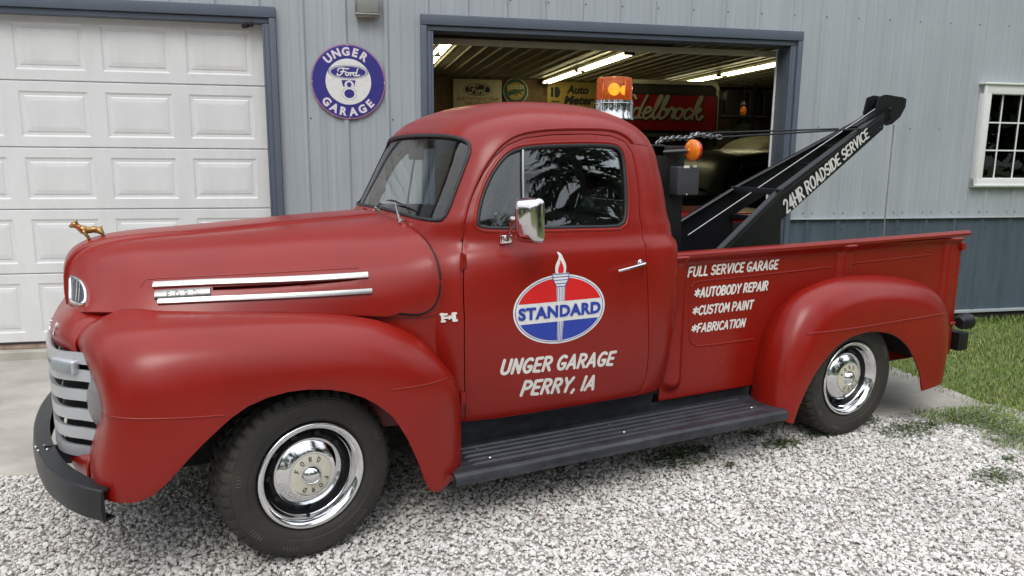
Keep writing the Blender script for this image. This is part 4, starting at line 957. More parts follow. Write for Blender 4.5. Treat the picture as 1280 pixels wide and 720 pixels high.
dg_ = mb.obj('dog_mascot', M['gold'], T_, 0); bake(dg_, [('REMESH', dict(mode='VOXEL', voxel_size=.0022)), ('SMOOTH', dict(factor=.5, iterations=3))], 180); dg_.data.materials.clear(); dg_.data.materials.append(M['gold'])
mb = MB(); a = Vector(q(99.8, 284.2)); mb.tube([tuple(a+Matrix.Rotation(math.radians(-38), 3, 'Y') @ Vector((0, .0185*math.cos(t), .0185*math.sin(t)))) for t in np.linspace(0, 2*PI, 24, endpoint=False)], .0036, 6, closed=True); mb.obj('collar', M['redlens'], dg_)
# ---------------------------------------------------------------- cab interior
mb = MB(); mb.box((1.42, 0, .74), (.50, 1.25, .16), bev=.05); mb.box((1.68, 0, .98), (.14, 1.25, .46), Matrix.Translation((0, 0, 0)), bev=.05); mb.obj('bench_seat', M['seat'], T_)
mb = MB(); mb.box((.74, 0, 1.09), (.22, 1.24, .18), bev=.05); mb.obj('dashboard', M['cabin'], T_)
sw = Matrix.Translation((.98, -.36, 1.17)) @ Matrix.Rotation(math.radians(-52), 4, 'Y')
mb = MB(); mb.tube([tuple(sw @ Vector((.21*math.cos(t), .21*math.sin(t), 0))) for t in np.linspace(0, 2*PI, 48, endpoint=False)], .011, 8, closed=True)
for a in (0, 2.1, 4.2): mb.tube([tuple(sw @ Vector((0, 0, -.02))), tuple(sw @ Vector((.2*math.cos(a), .2*math.sin(a), 0)))], .009, 8)
mb.lathe([(0, .0), (.04, -.005), (.045, -.03), (0, -.03)], 20, sw); mb.tube([tuple(sw @ Vector((0, 0, -.02))), tuple(sw @ Vector((0, 0, -.55)))], .02, 10); mb.obj('steering_wheel', M['ink'], T_)
mb = MB(); mb.box((.76, .05, 1.50), (.012, .20, .055), Matrix.Identity(4), bev=.01); mb.tube([(.765, .05, 1.52), (.76, .05, 1.60)], .006, 8); mb.obj('inner_mirror', M['ink'], T_)
# ---------------------------------------------------------------- tow gear in the bed
rig = bpy.data.objects.new('tow_rig', None); col.objects.link(rig); rig.parent = T_
mb = MB(); mb.box((2.00, -.235, .99), (.33, .10, 1.13), bev=.004); mb.box((2.00, .235, .99), (.33, .10, 1.13), bev=.004); mb.box((1.97, 0, 1.53), (.12, .57, .06), bev=.004); mb.box((1.90, 0, .95), (.05, .40, 1.0))
mb.box((2.02, -.19, .50), (.5, .08, .08)); mb.box((2.02, .19, .50), (.5, .08, .08))
mb.prism([(1.96, .46), (2.50, .46), (2.06, 1.15), (1.96, 1.15)], -.005, .005, Matrix.Translation((0, -.24, 0)) @ Matrix.Rotation(PI/2, 4, 'X')); mb.prism([(1.96, .46), (2.50, .46), (2.06, 1.15), (1.96, 1.15)], -.005, .005, Matrix.Translation((0, .24, 0)) @ Matrix.Rotation(PI/2, 4, 'X'))
mast = mb.obj('mast', M['black'], rig)
def beam(sg):
    P0 = Vector((2.22, sg*.37, .87)); P1 = Vector((2.985, sg*.205, 1.312)); P2 = Vector((4.02, sg*.055, 1.80))
    th = .009; mb = MB()
    D1 = (P1-P0); D2 = (P2-P1)
    def quad(a, b, hA, hB): return [a, b, b-Vector((0, 0, hB)), a-Vector((0, 0, hA))]
    for pl in (quad(P0, P1, .06, .19), quad(P1, P2, .19, .11)):
        nn = (pl[1]-pl[0]).cross(pl[3]-pl[0]).normalized()*th/2
        vs = [p+nn for p in pl]+[p-nn for p in pl]; mb.add(vs, [(0, 1, 2, 3), (7, 6, 5, 4)]+[(i, i+4, (i+1) % 4+4, (i+1) % 4) for i in range(4)])
    g = [P0+Vector((.02, 0, -.02)), P1-Vector((0, 0, .18)), P1+Vector((.012, sg*.001, -.36)), P1+Vector((.012, sg*.004, -.86)), P0+Vector((.02, sg*.004, -.4))]
    nn = Vector((0, th/2, 0)); mb.add([p+nn for p in g]+[p-nn for p in g], [(0, 1, 2, 3, 4), (9, 8, 7, 6, 5)]+[(i, i+5, (i+1) % 5+5, (i+1) % 5) for i in range(5)])
    inn = Vector((0, -sg*.042, 0))
    for a, b in ((P0, P1), (P1, P2)):   # top and bottom flanges
        for dz in ((.0, .0),):
            vs = [a+Vector((0, sg*.006, -.024)), b+Vector((0, sg*.006, -.018)), b+inn*.8+Vector((0, 0, .010)), a+inn*.8+Vector((0, 0, .010))]; vs += [v-Vector((0, sg*.010, .010)) for v in vs]
            mb.add(vs, [(0, 1, 2, 3), (7, 6, 5, 4)]+[(i, i+4, (i+1) % 4+4, (i+1) % 4) for i in range(4)])
    return mb.obj('boom_beam', M['black'], rig, 20)
bmn = beam(-1); beam(1)
for c_, d_ in (((2.975, 0, 1.292), (.05, .41, .036)), ((3.40, 0, 1.46), (.05, .27, .010)), ((3.62, 0, 1.575), (.10, .22, .010)), ((2.98, 0, 1.12), (.05, .39, .03))):
    mb = MB(); mb.box(c_, d_, bev=.002); mb.obj('cross_brace', M['black'], rig, 20)
mb = MB(); mb.tube([(3.80, 0, 1.655), (4.08, 0, 1.80)], 1, sec=[(.055, .05), (.045, -.05), (-.045, -.05), (-.045, .05)], up=(0, 0, 1)); mb.obj('boom_neck', M['black'], rig, 20)
# head: two cheek plates and a sheave
hp = [atY(*p_, -.06) for p_ in ((1101, 121), (1109, 118), (1131, 121.5), (1135, 124), (1133.5, 134), (1127, 146), (1117, 155), (1110, 157), (1103, 152), (1096, 141))]
hh = [(p_.x, p_.z) for p_ in hp]
mb = MB()
for sg in (-1, 1): mb.prism([(x, z) for x, z in hh], -.005, .005, Matrix.Translation((0, sg*.045, 0)) @ Matrix.Rotation(PI/2, 4, 'X'))
cc = sum((p_ for p_ in hp), Vector())/len(hp)
mb.lathe([(0, -.03), (.075, -.03), (.078, -.022), (.055, 0), (.078, .022), (.075, .03), (0, .03)], 32, Matrix.Translation((cc.x+.01, 0, cc.z+.02)) @ Matrix.Rotation(PI/2, 4, 'X'))
bq = atY(1114.5, 136.5, -.06); mb.lathe([(0, .012), (.010, .012), (.014, 0)], 12, Matrix.Translation((bq.x, -.05, bq.z)) @ Matrix.Rotation(PI/2, 4, 'X'))
head = mb.obj('boom_head', M['black'], rig, 30)
# cables
mb = MB(); mb.tube([tuple(atY(860, 294, .02)), tuple(atY(1104, 129.5, .0))], .0032, 6); mb.obj('winch_cable', M['wire'], rig)
mb = MB(); a = atY(1117.5, 156, 0); b_ = atY(1109.5, 300, 0); mb.tube([tuple(a), (a.x, 0, .55)], .0042, 6); wc = mb.obj('hoist_cable', M['wire'], rig)
for (p0, y0, p1, y1) in (((872, 169), -.05, (1040, 161), -.04), ((872, 169.5), -.05, (1103, 159), -.05)): pass
mb = MB()
A1 = atY(862, 167, .18); B1 = atY(1048, 161, .06); A2 = atY(900, 171.5, -.18); B2 = atY(1102, 159.5, -.06)
mb.tube([tuple(A1), tuple(B1)], .0055, 8); mb.tube([tuple(A2), tuple(B2)], .0055, 8); mb.obj('stay_cable', M['ink'], rig)
# chain over the mast head
ch0 = [atY(*p_, y_) for p_, y_ in (((821, 181), -.20), ((826, 175), -.2), ((833, 174), -.2), ((841, 173), -.2), ((849, 172.5), -.2), ((858, 173), -.2), ((866, 170), -.2), ((873, 168), -.2), ((881, 170), -.19), ((890, 170.5), -.19), ((901, 171.5), -.18))]
cp = crom([tuple(p_) for p_ in ch0], 22); mb = MB()
for i in range(21):
    a, b_ = Vector(cp[i]), Vector(cp[i+1]); d = (b_-a).normalized(); s_ = d.cross(Vector((0, 0, 1))).normalized(); t_ = d.cross(s_); e = s_ if i % 2 else t_
    c = (a+b_)/2; l_ = (b_-a).length*.78; w2 = .011
    mb.tube([tuple(c+d*l_*math.cos(t)+e*w2*math.sin(t)) for t in np.linspace(0, 2*PI, 14, endpoint=False)], .0045, 6, closed=True)
mb.obj('chain', M['chain'], rig)
# amber side marker and control box on the mast
q = atY(866, 188, -.36); ax = Vector((-1, -.03, 0)); mt = Matrix.Translation(q) @ ax.to_track_quat('Z', 'Y').to_matrix().to_4x4()
mb = MB(); mb.lathe([(.0, -.030), (.040, -.028), (.054, -.018), (.057, -.006), (.057, .0)], 32, mt); ml = mb.obj('marker_lamp', M['redlens'], rig)
mb = MB(); mb.lathe([(.057, .0), (.057, .008), (.052, .015), (.040, .021), (.024, .025), (.009, .027), (.006, .033), (0, .034)], 32, mt); mb.obj('amber_lens', M['amber2'], ml)
mb = MB(); mb.tube([tuple(q), (2.0, -.26, 1.52)], .012, 8); mb.obj('lamp_arm', M['black'], ml)
a = atY(846, 208, -.34); b_ = atY(871, 244, -.34); cx, cz = (a.x+b_.x)/2, (a.z+b_.z)/2
mb = MB(); mb.box((cx, -.31, cz), (abs(b_.x-a.x), .09, abs(a.z-b_.z)), bev=.008); cbx = mb.obj('control_box', M['box'], rig)
mb = MB(); mb.box((cx-.02, -.357, cz+.075), (.035, .004, .014)); mb.box((cx+.035, -.357, cz+.078), (.022, .004, .012)); mb.lathe([(0, .004), (.004, 0)], 8, Matrix.Translation((cx-.01, -.356, cz-.07)) @ Matrix.Rotation(PI/2, 4, 'X')); mb.obj('box_decal', M['white'], cbx)
# ================================================================== lettering and emblems on the truck
def bvh_of(o):
    me = o.data; return BVHTree.FromPolygons([v.co[:] for v in me.vertices], [tuple(p.vertices) for p in me.polygons])
def hitp(bv, px, py):
    h = bv.ray_cast(CAMP, ray(px, py)); return h[0]
def side_lift(bv, p0, ex, off=.0016):
    up = Vector((-ex.z, 0, ex.x))
    def f(X, Y):
        out = []
        for x, y in zip(X, Y):
            q = p0+ex*float(x)+up*float(y); h = bv.ray_cast(Vector((q.x, -1.6, q.z)), Vector((0, 1, 0)))
            out.append((q.x, (h[0].y if h[0] is not None else p0.y)-off, q.z))
        return out
    return f
def side_text(name, text, bv, b0, b1, top, m, par, wd=.2, skew=.18, gap=.20, off=.0016, jit=.01):
    p0, p1, pt = hitp(bv, *b0), hitp(bv, *b1), hitp(bv, *top)
    d = Vector((p1.x-p0.x, 0, p1.z-p0.z)); W = d.length; ex = d.normalized(); h = pt.z-p0.z
    st, w0 = strokes_of(text, 1, skew, gap, jit); sx = W/w0
    st = [[(a*sx, b*h) for a, b in s_] for s_ in st]
    V, F = stroke_mesh(st, wd*h, side_lift(bv, p0, ex, off)); return ribbon(name, V, F, m, par, (0, -1, 0))
dbv = bvh_of(door_n); bbv = bvh_of(side_n)
side_text('lettering', 'UNGER GARAGE', dbv, (625, 467.5), (765, 455.5), (628, 450.5), M['letter'], door_n, .235)
side_text('lettering', 'PERRY, IA', dbv, (650.5, 494), (741, 486), (653, 477), M['letter'], door_n, .235)
side_text('lettering', 'FULL SERVICE GARAGE', bbv, (859.5, 345.8), (971, 335.6), (861, 334.4), M['letter'], side_n, .22)
side_text('lettering', '*AUTOBODY REPAIR', bbv, (868, 372), (958.5, 362), (869.5, 361), M['letter'], side_n, .23)
side_text('lettering', '*CUSTOM PAINT', bbv, (865.5, 394), (940, 385.5), (867, 383.5), M['letter'], side_n, .23)
side_text('lettering', '*FABRICATION', bbv, (864, 415.8), (930, 408), (865.5, 405.8), M['letter'], side_n, .23)
# ---- round oil emblem on the door
pc = hitp(dbv, 700.5, 386.5); A_ = (hitp(dbv, 757.5, 381.5)-hitp(dbv, 643.5, 391)).length/2; B_ = (hitp(dbv, 701, 343.5)-hitp(dbv, 700, 429.5)).length/2
lf = lambda off: side_lift(dbv, pc, Vector((1, 0, 0)), off)
el = lambda X, Y, a, b: (np.hypot(X/a, Y/b)-1)*min(a, b)
def lay(name, fn, m, off, h=.0022, ext=None):
    e = ext or (-A_-.01, A_+.01, -B_-.01, B_+.01); P, F = sdf_sheet(fn, *e, h, lf(off)); return ribbon(name, P, F, m, emb or door_n, (0, -1, 0))
emb = None
emb = lay('emblem', lambda X, Y: el(X, Y, A_, B_), M['white'], .0012, .004)
lay('emblem_line', lambda X, Y: np.abs(el(X, Y, A_*.955, B_*.945))-.0011, M['lblue'], .0019, .0018)
bt_, bb_ = .035, -.052
lay('emblem_red', lambda X, Y: np.maximum(el(X, Y, A_*.925, B_*.905), bt_-Y), M['lred'], .0019)
lay('emblem_blue', lambda X, Y: np.maximum(el(X, Y, A_*.925, B_*.905), Y-bb_), M['lblue'], .0019)
def poly_sd(P):
    def f(X, Y):
        D = np.full(X.shape, 9.)
        for a, b in zip(P, P[1:]+P[:1]): D = np.minimum(D, segdist(X, Y, a, b))
        return np.where(inside_np(X, Y, P), -D, D)
    return f
lay('torch', poly_sd([(-.042, B_*1.03), (.042, B_*1.03), (.036, B_*.84), (.021, B_*.66), (.013, -B_*.93), (-.013, -B_*.93), (-.021, B_*.66), (-.036, B_*.84)]), M['white'], .0026, .0022, (-.05, .05, -B_, B_*1.1))
fl = [(-.019, B_*1.03), (-.024, B_*1.14), (-.021, B_*1.27), (-.008, B_*1.42), (-.004, B_*1.52), (-.010, B_*1.62), (.006, B_*1.55), (.014, B_*1.44), (.023, B_*1.32), (.026, B_*1.20), (.024, B_*1.10), (.019, B_*1.03)]
fl = [tuple(q) for q in crom(fl, 50, True)]
lay('flame', lambda X, Y: poly_sd(fl)(X, Y)-.002, M['white'], .0026, .002, (-.04, .04, B_*.95, B_*1.75))
fin = [(x*.55+.001, B_*1.06+(y-B_*1.06)*.62) for x, y in fl]
lay('flame_core', poly_sd(fin), M['lred'], .0034, .0016, (-.04, .04, B_*.95, B_*1.75))
def tl_lines(X, Y):
    D = np.full(X.shape, 9.)
    for a, b in [((-.041, B_*1.01), (.041, B_*1.01)), ((-.038, B_*.93), (.038, B_*.93)), ((-.036, B_*.84), (.036, B_*.84)), ((-.028, B_*.74), (.028, B_*.74)), ((-.041, B_*1.01), (-.036, B_*.84)), ((.041, B_*1.01), (.036, B_*.84)), ((-.036, B_*.84), (-.021, B_*.66)), ((.036, B_*.84), (.021, B_*.66)), ((-.021, B_*.66), (.021, B_*.66))]: D = np.minimum(D, segdist(X, Y, a, b)-.0015)
    for k in (-.85, -.3, .3, .85):
        D = np.minimum(D, segdist(X, Y, (k*.020, B_*.66), (k*.0175, bt_+.001))-.0014); D = np.minimum(D, segdist(X, Y, (k*.0150, bb_-.001), (k*.0125, -B_*.92))-.0014)
    return D
lay('torch_lines', tl_lines, M['lblue'], .0034, .0014, (-.05, .05, -B_, B_*1.1))
def grid_cut(v, f, step):
    """split a flat 2D mesh along grid lines so that it can follow a curved panel"""
    bm = bmesh.new(); V = [bm.verts.new((x, y, 0)) for x, y in v]
    for g in f:
        try: bm.faces.new([V[i] for i in g])
        except ValueError: pass
    for ax in (0, 1):
        lo = min(p[ax] for p in v); hi = max(p[ax] for p in v); k = math.ceil(lo/step)
        while k*step < hi:
            co = [0, 0, 0]; no = [0, 0, 0]; co[ax] = k*step; no[ax] = 1
            bmesh.ops.bisect_plane(bm, geom=bm.verts[:]+bm.edges[:]+bm.faces[:], plane_co=co, plane_no=no); k += 1
    bm.verts.index_update(); o_ = ([v.co[:2] for v in bm.verts], [tuple(x.index for x in g.verts) for g in bm.faces]); bm.free(); return o_
def fit_text(text, x0, x1, y0, y1, bold=.03, shear=0, space=1.):
    v, f = bfont(text, 1, bold, shear, 'CENTER', space); ax, bx = min(p[0] for p in v), max(p[0] for p in v); ay, by = min(p[1] for p in v), max(p[1] for p in v)
    return [(x0+(x-ax)/(bx-ax)*(x1-x0), y0+(y-ay)/(by-ay)*(y1-y0)) for x, y in v], f
v, f = fit_text('STANDARD', -A_*.90, A_*.90, -.034, .020, .046, space=1.08); v, f = grid_cut(v, f, .03)
P = lf(.0044)([p[0] for p in v], [p[1] for p in v]); ribbon('emblem_word', P, f, M['lblue'], emb, (0, -1, 0))
# ---- F-1 badge on the cowl, word on the hood badge
sbv = bvh_of(shell)
p0 = hitp(sbv, 552, 401.5); p1 = hitp(sbv, 574.5, 399.8)
if p0 is not None and p1 is not None:
    k = (p1.x-p0.x)/2.3; st = [[(.1, 0), (.1, 1)], [(.1, .95), (.75, .95)], [(.1, .5), (.6, .5)], [(-.05, 0), (.35, 0)], [(-.05, 1), (.2, 1)], [(.75, .5), (1.45, .5)], [(1.05, .35), (1.15, .65)], [(1.85, 0), (1.85, 1)], [(1.6, 0), (2.1, 0)], [(1.6, 1), (2.1, 1)], [(1.6, 0), (1.6, 1)]]
    V, F = stroke_mesh([[(a*k, b*.033) for a, b in s_] for s_ in st], .0095, side_lift(sbv, p0, (p1-p0).normalized(), .007), .0025)
    o = ribbon('model_badge', V, F, M['letter'], T_, (0, -1, 0)); bake(o, [('SOLIDIFY', dict(thickness=.007, offset=-1))], 30)
gbv = bvh_of(badge)
q0 = hitp(gbv, 207, 370.5); q1 = hitp(gbv, 248, 367.8)
if q0 is not None and q1 is not None: side_text('badge_word', 'FORD', gbv, (209, 370.8), (247, 368.6), (209, 364.8), M['box'], badge, .16, 0, .9, .0008, 0)
# ---- lettering along the near boom beam
P1 = Vector((2.985, -.205, 1.312)); P2 = Vector((4.02, -.055, 1.80)); nb = (P2-P1).cross(Vector((0, 0, 1))).normalized()
if nb.y > 0: nb = -nb
pl0 = P1+nb*.0075
def on_beam(px, py): d = ray(px, py); t = (pl0-CAMP).dot(nb)/d.dot(nb); return CAMP+d*t
c00, c10, c01, c11 = on_beam(983.5, 267), on_beam(1086, 171), on_beam(978, 252.5), on_beam(1083, 161)
st, w0 = strokes_of('24HR ROADSIDE SERVICE', 1, .05, .17, .01)
# keep letter proportions by mapping the baseline to true length
st = [[(a/w0, b) for a, b in s_] for s_ in st]
Lb = (c10-c00).length; Hb = (c01-c00).length
def bl_lift(X, Y):
    out = []
    for x, y in zip(X, Y):
        u, v = x/Lb, y/Hb; out.append(tuple((c00*(1-u)+c10*u)*(1-v)+(c01*(1-u)+c11*u)*v+nb*.001))
    return out
V, F = stroke_mesh([[(a*Lb, b*Hb) for a, b in s_] for s_ in st], .0155, bl_lift); ribbon('lettering', V, F, M['letter'], bmn, tuple(nb))
# ================================================================== THE BUILDING (local x along the wall, y into it)
BY, BA = 2.466, -.258
bld = empty('garage_building', 'grey ribbed steel garage building with slate lower band and two vehicle doors', 'building', (0, BY, 0), BA)
BM = Matrix.Translation((0, BY, 0)) @ Matrix.Rotation(BA, 4, 'Z'); BI = BM.inverted()
def atB(px, py, off=0):
    o, d = BI @ CAMP, BI.to_3x3() @ ray(px, py); t = (off-o.y)/d.y; return o+d*t
M['cardark0'] = mat('dull_green_bin', (.03, .045, .035), .5, noise=(5, .3))
RP, R0 = .3026, 1.623
ZB = .965     # colour break
def siding(s0, s1, z0, z1, m, name, out=0, closed_bottom=False):
    """ribbed sheet between s0..s1, z0..z1"""
    prof = []
    k0 = math.floor((s0-R0)/RP)-1; k1 = math.ceil((s1-R0)/RP)+1; pts = []
    for k in range(k0, k1+1):
        c = R0+k*RP
        pts += [(c-.026, 0), (c-.011, .017), (c+.011, .017), (c+.026, 0), (c+.080, 0), (c+.090, .0035), (c+.105, .0035), (c+.115, 0), (c+.187, 0), (c+.197, .0035), (c+.212, .0035), (c+.222, 0)]
    def h_at(x):
        for a, b in zip(pts[:-1], pts[1:]):
            if a[0] <= x <= b[0]: return a[1]+(b[1]-a[1])*(x-a[0])/(b[0]-a[0])
        return 0
    P = [(s0, h_at(s0))]+[p for p in pts if s0+1e-4 < p[0] < s1-1e-4]+[(s1, h_at(s1))]
    vs = []; n = len(P); t = .0015
    for x, h in P: vs += [(x, -h-out, z0), (x, -h-out, z1)]
    for x, h in P: vs += [(x, -h-out+t, z0), (x, -h-out+t, z1)]
    fs = []; b = 2*n
    for i in range(n-1):
        fs += [(2*i, 2*i+2, 2*i+3, 2*i+1), (b+2*i+1, b+2*i+3, b+2*i+2, b+2*i), (2*i, b+2*i, b+2*i+2, 2*i+2), (2*i+1, 2*i+3, b+2*i+3, b+2*i+1)]
    fs += [(0, 1, b+1, b), (2*(n-1), b+2*(n-1), b+2*(n-1)+1, 2*(n-1)+1)]
    mb = MB(); mb.add(vs, fs); return mb.obj(name, m, bld, 0, False)
HZ = 2.522; TOP = 4.3
D1L, D1R = -4.4, .535; D2L, D2R = 1.577, 4.757
WL, WR_, WB_, WT_ = 6.583, 7.78, 1.238, 2.152
def cuts(s0, s1):
    e = [s0]; x = R0+math.ceil((s0-R0-.15+.001)/(3*RP))*3*RP+.15
    while x < s1-.02: e.append(x) if x > s0+.02 else None; x += 3*RP
    return e+[s1]
def run(s0, s1, z0, z1, m, nm, out=0):
    e = cuts(s0, s1)
    for a, b in zip(e[:-1], e[1:]): siding(a+.0005, b-.0005, z0, z1, m, nm, out)
SL, SR = -7.0, 11.0
for s0, s1 in ((SL, D1L), (D1R, D2L), (D2R, WL)): run(s0, s1, ZB, TOP, M['wall'], 'siding_panel')
for s0, s1 in ((D1L, D1R), (D2L, D2R)): run(s0, s1, HZ, TOP, M['wall'], 'siding_panel')
run(WL, WR_, ZB, WB_, M['wall'], 'siding_panel'); run(WL, WR_, WT_, TOP, M['wall'], 'siding_panel'); run(WR_, SR, ZB, TOP, M['wall'], 'siding_panel')
for s0, s1 in ((SL, D1L), (D1R, D2L), (D2R, SR)): run(s0, s1, .085, ZB-.012, M['wall2'], 'lower_siding_panel', -.004)
def lb(name, c, d, m, par=None, bev=.003):
    mb = MB(); mb.box(c, d, bev=bev); return mb.obj(name, m, par or bld)
for s0, s1 in ((SL, D1L), (D1R, D2L), (D2R, SR)):
    lb('band_flashing', ((s0+s1)/2, -.012, ZB-.003), (s1-s0-.002, .030, .012), M['wall'], bev=.002)
    lb('base_trim', ((s0+s1)/2, -.012, .073), (s1-s0-.002, .030, .026), M['trim'] if False else M['wall'], bev=.002)
# screws along ribs (too small and many to pick apart singly)
mb = MB()
for z in (ZB+.045, 1.752, 2.66, 3.5, ZB-.10, .20):
    k = math.floor((SL-R0)/RP)
    while R0+k*RP < SR:
        s = R0+k*RP; k += 1
        for ds in ((.045, -.045) if z == ZB+.045 else (.040,)):
            x = s+ds
            if (D1L-.05 < x < D1R+.05 or D2L-.05 < x < D2R+.05) and z < HZ+.1: continue
            if WL-.1 < x < WR_+.1 and WB_-.05 < z < WT_+.1: continue
            mb.add([(x-.005, -.001, z-.005), (x+.005, -.001, z-.005), (x+.005, -.001, z+.005), (x-.005, -.001, z+.005), (x, -.009, z)], [(0, 1, 4), (1, 2, 4), (2, 3, 4), (3, 0, 4)])
tag(mb.obj('siding_screws', M['screw'], bld, 0), kind='stuff')
# body of the building: roof, far walls, gable (plain)
lb('eave_trim', ((SL+SR)/2, -.06, TOP+.06), (SR-SL+.3, .2, .14), M['trim'])
mb = MB(); mb.add([(SL-.2, -.25, TOP+.14), (SR+.2, -.25, TOP+.14), (SR+.2, 5.2, 6.0), (SL-.2, 5.2, 6.0), (SR+.2, 10.6, TOP+.14), (SL-.2, 10.6, TOP+.14)], [(0, 1, 2, 3), (3, 2, 4, 5)]); o = mb.obj('roof', M['trim'], bld, 0, False); bake(o, [('SOLIDIFY', dict(thickness=.05, offset=1))])
for s, nm in ((SL, 'end_wall'), (SR, 'end_wall')):
    mb = MB(); mb.prism([(0.02, 0), (10.3, 0), (10.3, TOP+.1), (5.2, 5.9), (0.02, TOP+.1)], s-.05, s+.05, Matrix(((0, 0, 1, 0), (1, 0, 0, 0), (0, 1, 0, 0), (0, 0, 0, 1)))); mb.obj(nm, M['wall'], bld, 0)
lb('back_wall', ((SL+SR)/2, 10.1, 1.65), (SR-SL-.12, .1, 3.3), M['osb'], bev=0)
# wall core behind the siding
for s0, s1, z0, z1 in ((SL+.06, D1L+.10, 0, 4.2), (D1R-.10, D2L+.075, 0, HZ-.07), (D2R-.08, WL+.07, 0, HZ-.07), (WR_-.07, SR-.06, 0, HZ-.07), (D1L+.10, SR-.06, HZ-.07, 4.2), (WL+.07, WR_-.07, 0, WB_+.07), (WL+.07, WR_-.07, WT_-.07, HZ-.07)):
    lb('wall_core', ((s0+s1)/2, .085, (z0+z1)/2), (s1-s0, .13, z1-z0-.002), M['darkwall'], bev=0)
lb('foundation', ((SL+D2R+.1)/2, .06, -.10), (D2R+.1-SL-.02, .17, .31), M['conc']); lb('foundation', ((D2R+.1+SR)/2, .062, -.10), (SR-D2R-.12, .13, .31), M['under'])
# ---- door surrounds
def surround(l, r, name):
    lb(name, ((l+r)/2, -.022, HZ-.035), (r-l, .060, .075), M['trim'])
    lb(name, ((l+r)/2, -.006, HZ-.092), (r-l-.09, .050, .036), M['trim'])
    for s, sg in ((l, 1), (r, -1)):
        lb(name, (s+sg*.022, -.022, (HZ-.075+.0)/2), (.044, .058, HZ-.077), M['trim']); lb(name, (s+sg*.0625, -.004, (HZ-.111)/2), (.034, .050, HZ-.113), M['trim'])
        lb(name, (s+sg*.088, .075, (HZ-.111)/2), (.016, .20, HZ-.113), M['trim'])
    lb(name, ((l+r)/2, .075, HZ-.104), (r-l-.17, .20, .012), M['trim'])
surround(D1L, D1R, 'door_surround'); surround(D2L, D2R, 'bay_surround')
lb('weather_strip', (D2R-.104, .176, 1.2), (.016, .012, 2.4), M['pvc'], bev=.002); lb('weather_strip', (D2L+.104, .176, 1.2), (.016, .012, 2.4), M['pvc'], bev=.002)
lb('head_seal', ((D2L+D2R)/2, .19, HZ-.155), (D2R-D2L-.2, .02, .05), M['ctrim'], bev=.004)
# ---- the closed door: sections with raised panels
ZS = [.105, .615, 1.08, 1.52, 1.978, 2.436]
PX0, PPX, PW = -.103, .558, .447
OFF = .062
def raised(mb_, x0, x1, z0, z1, y):
    # stepped frame: falls back, then field rises
    r = [(0, 0), (.012, .0065), (.030, .0075), (.038, .0035), (.066, .000)]
    loops = [[(x0+a, y+d, z0+a), (x1-a, y+d, z0+a), (x1-a, y+d, z1-a), (x0+a, y+d, z1-a)] for a, d in r]
    vs = [p for l_ in loops for p in l_]; fs = []
    for k in range(len(r)-1): fs += [(k*4+i, k*4+(i+1) % 4, (k+1)*4+(i+1) % 4, (k+1)*4+i) for i in range(4)]
    k = len(r)-1; fs.append((k*4, k*4+1, k*4+2, k*4+3)); mb_.add(vs, fs)
proto = {}
for i in range(5):
    z0, z1 = ZS[i]+.002, ZS[i+1]-.002; l, r = D1L+.09, D1R-.092
    xs = []; x = PX0
    while x-PPX > l+.02: x -= PPX
    while x+PW < r+.03: xs.append((x, x+PW)); x += PPX
    pz0, pz1 = z0+.072, z1-.068
    mb = MB(); g = [l]+[e for p in xs for e in p]+[r]; y = OFF
    def q4(a, b, c, d): mb.add([(a, y, c), (b, y, c), (b, y, d), (a, y, d)], [(0, 1, 2, 3)])
    q4(l, r, z0+.006, pz0); q4(l, r, pz1, z1-.006)
    for a, b in zip(g[0::2], g[1::2]): q4(a, b, pz0, pz1)
    for (za, zb_) in ((z0, z0+.006), (z1, z1-.006)): mb.add([(l, y+.008, za), (r, y+.008, za), (r, y, zb_), (l, y, zb_)], [(0, 1, 2, 3)])
    mb.add([(l, y+.04, z0), (r, y+.04, z0), (r, y+.008, z0), (l, y+.008, z0), (l, y+.04, z1), (r, y+.04, z1), (r, y+.008, z1), (l, y+.008, z1)], [(0, 1, 2, 3), (4, 7, 6, 5), (0, 4, 5, 1)])
    sec_ = mb.obj('door_section', M['door'], bld, 0, False)
    key = round(pz1-pz0, 3)
    if key not in proto:
        mb = MB(); raised(mb, 0, PW, 0, pz1-pz0, OFF); proto[key] = mesh('raised_panel', mb.v, mb.f); proto[key].materials.append(M['door'])
    for a, b in xs:
        o = link('raised_panel', proto[key], None, sec_); o.location = (a, 0, pz0)
lb('door_backing', ((D1L+D1R)/2, OFF+.045, 1.27), (D1R-D1L-.19, .03, 2.32), M['door'], bev=0)
lb('door_sill_board', ((D1L+D1R)/2, .085, .080), (D1R-D1L-.2, .03, .045), M['woodtrim']); lb('door_bottom_seal', ((D1L+D1R)/2, .082, .1015), (D1R-D1L-.19, .045, .010), M['seal'], bev=.002)
# small black camera/sensor under the header
q = atB(312, 31, -.02); mb = MB(); mb.box((q.x, -.02, q.z+.005), (.05, .05, .035), bev=.008); mb.tube([(q.x-.01, -.03, q.z-.005), (q.x-.035, -.085, q.z-.022)], .016, 12); tag(mb.obj('security_camera', M['ink'], None), 'small black security camera under the white door header', 'camera').matrix_world = BM
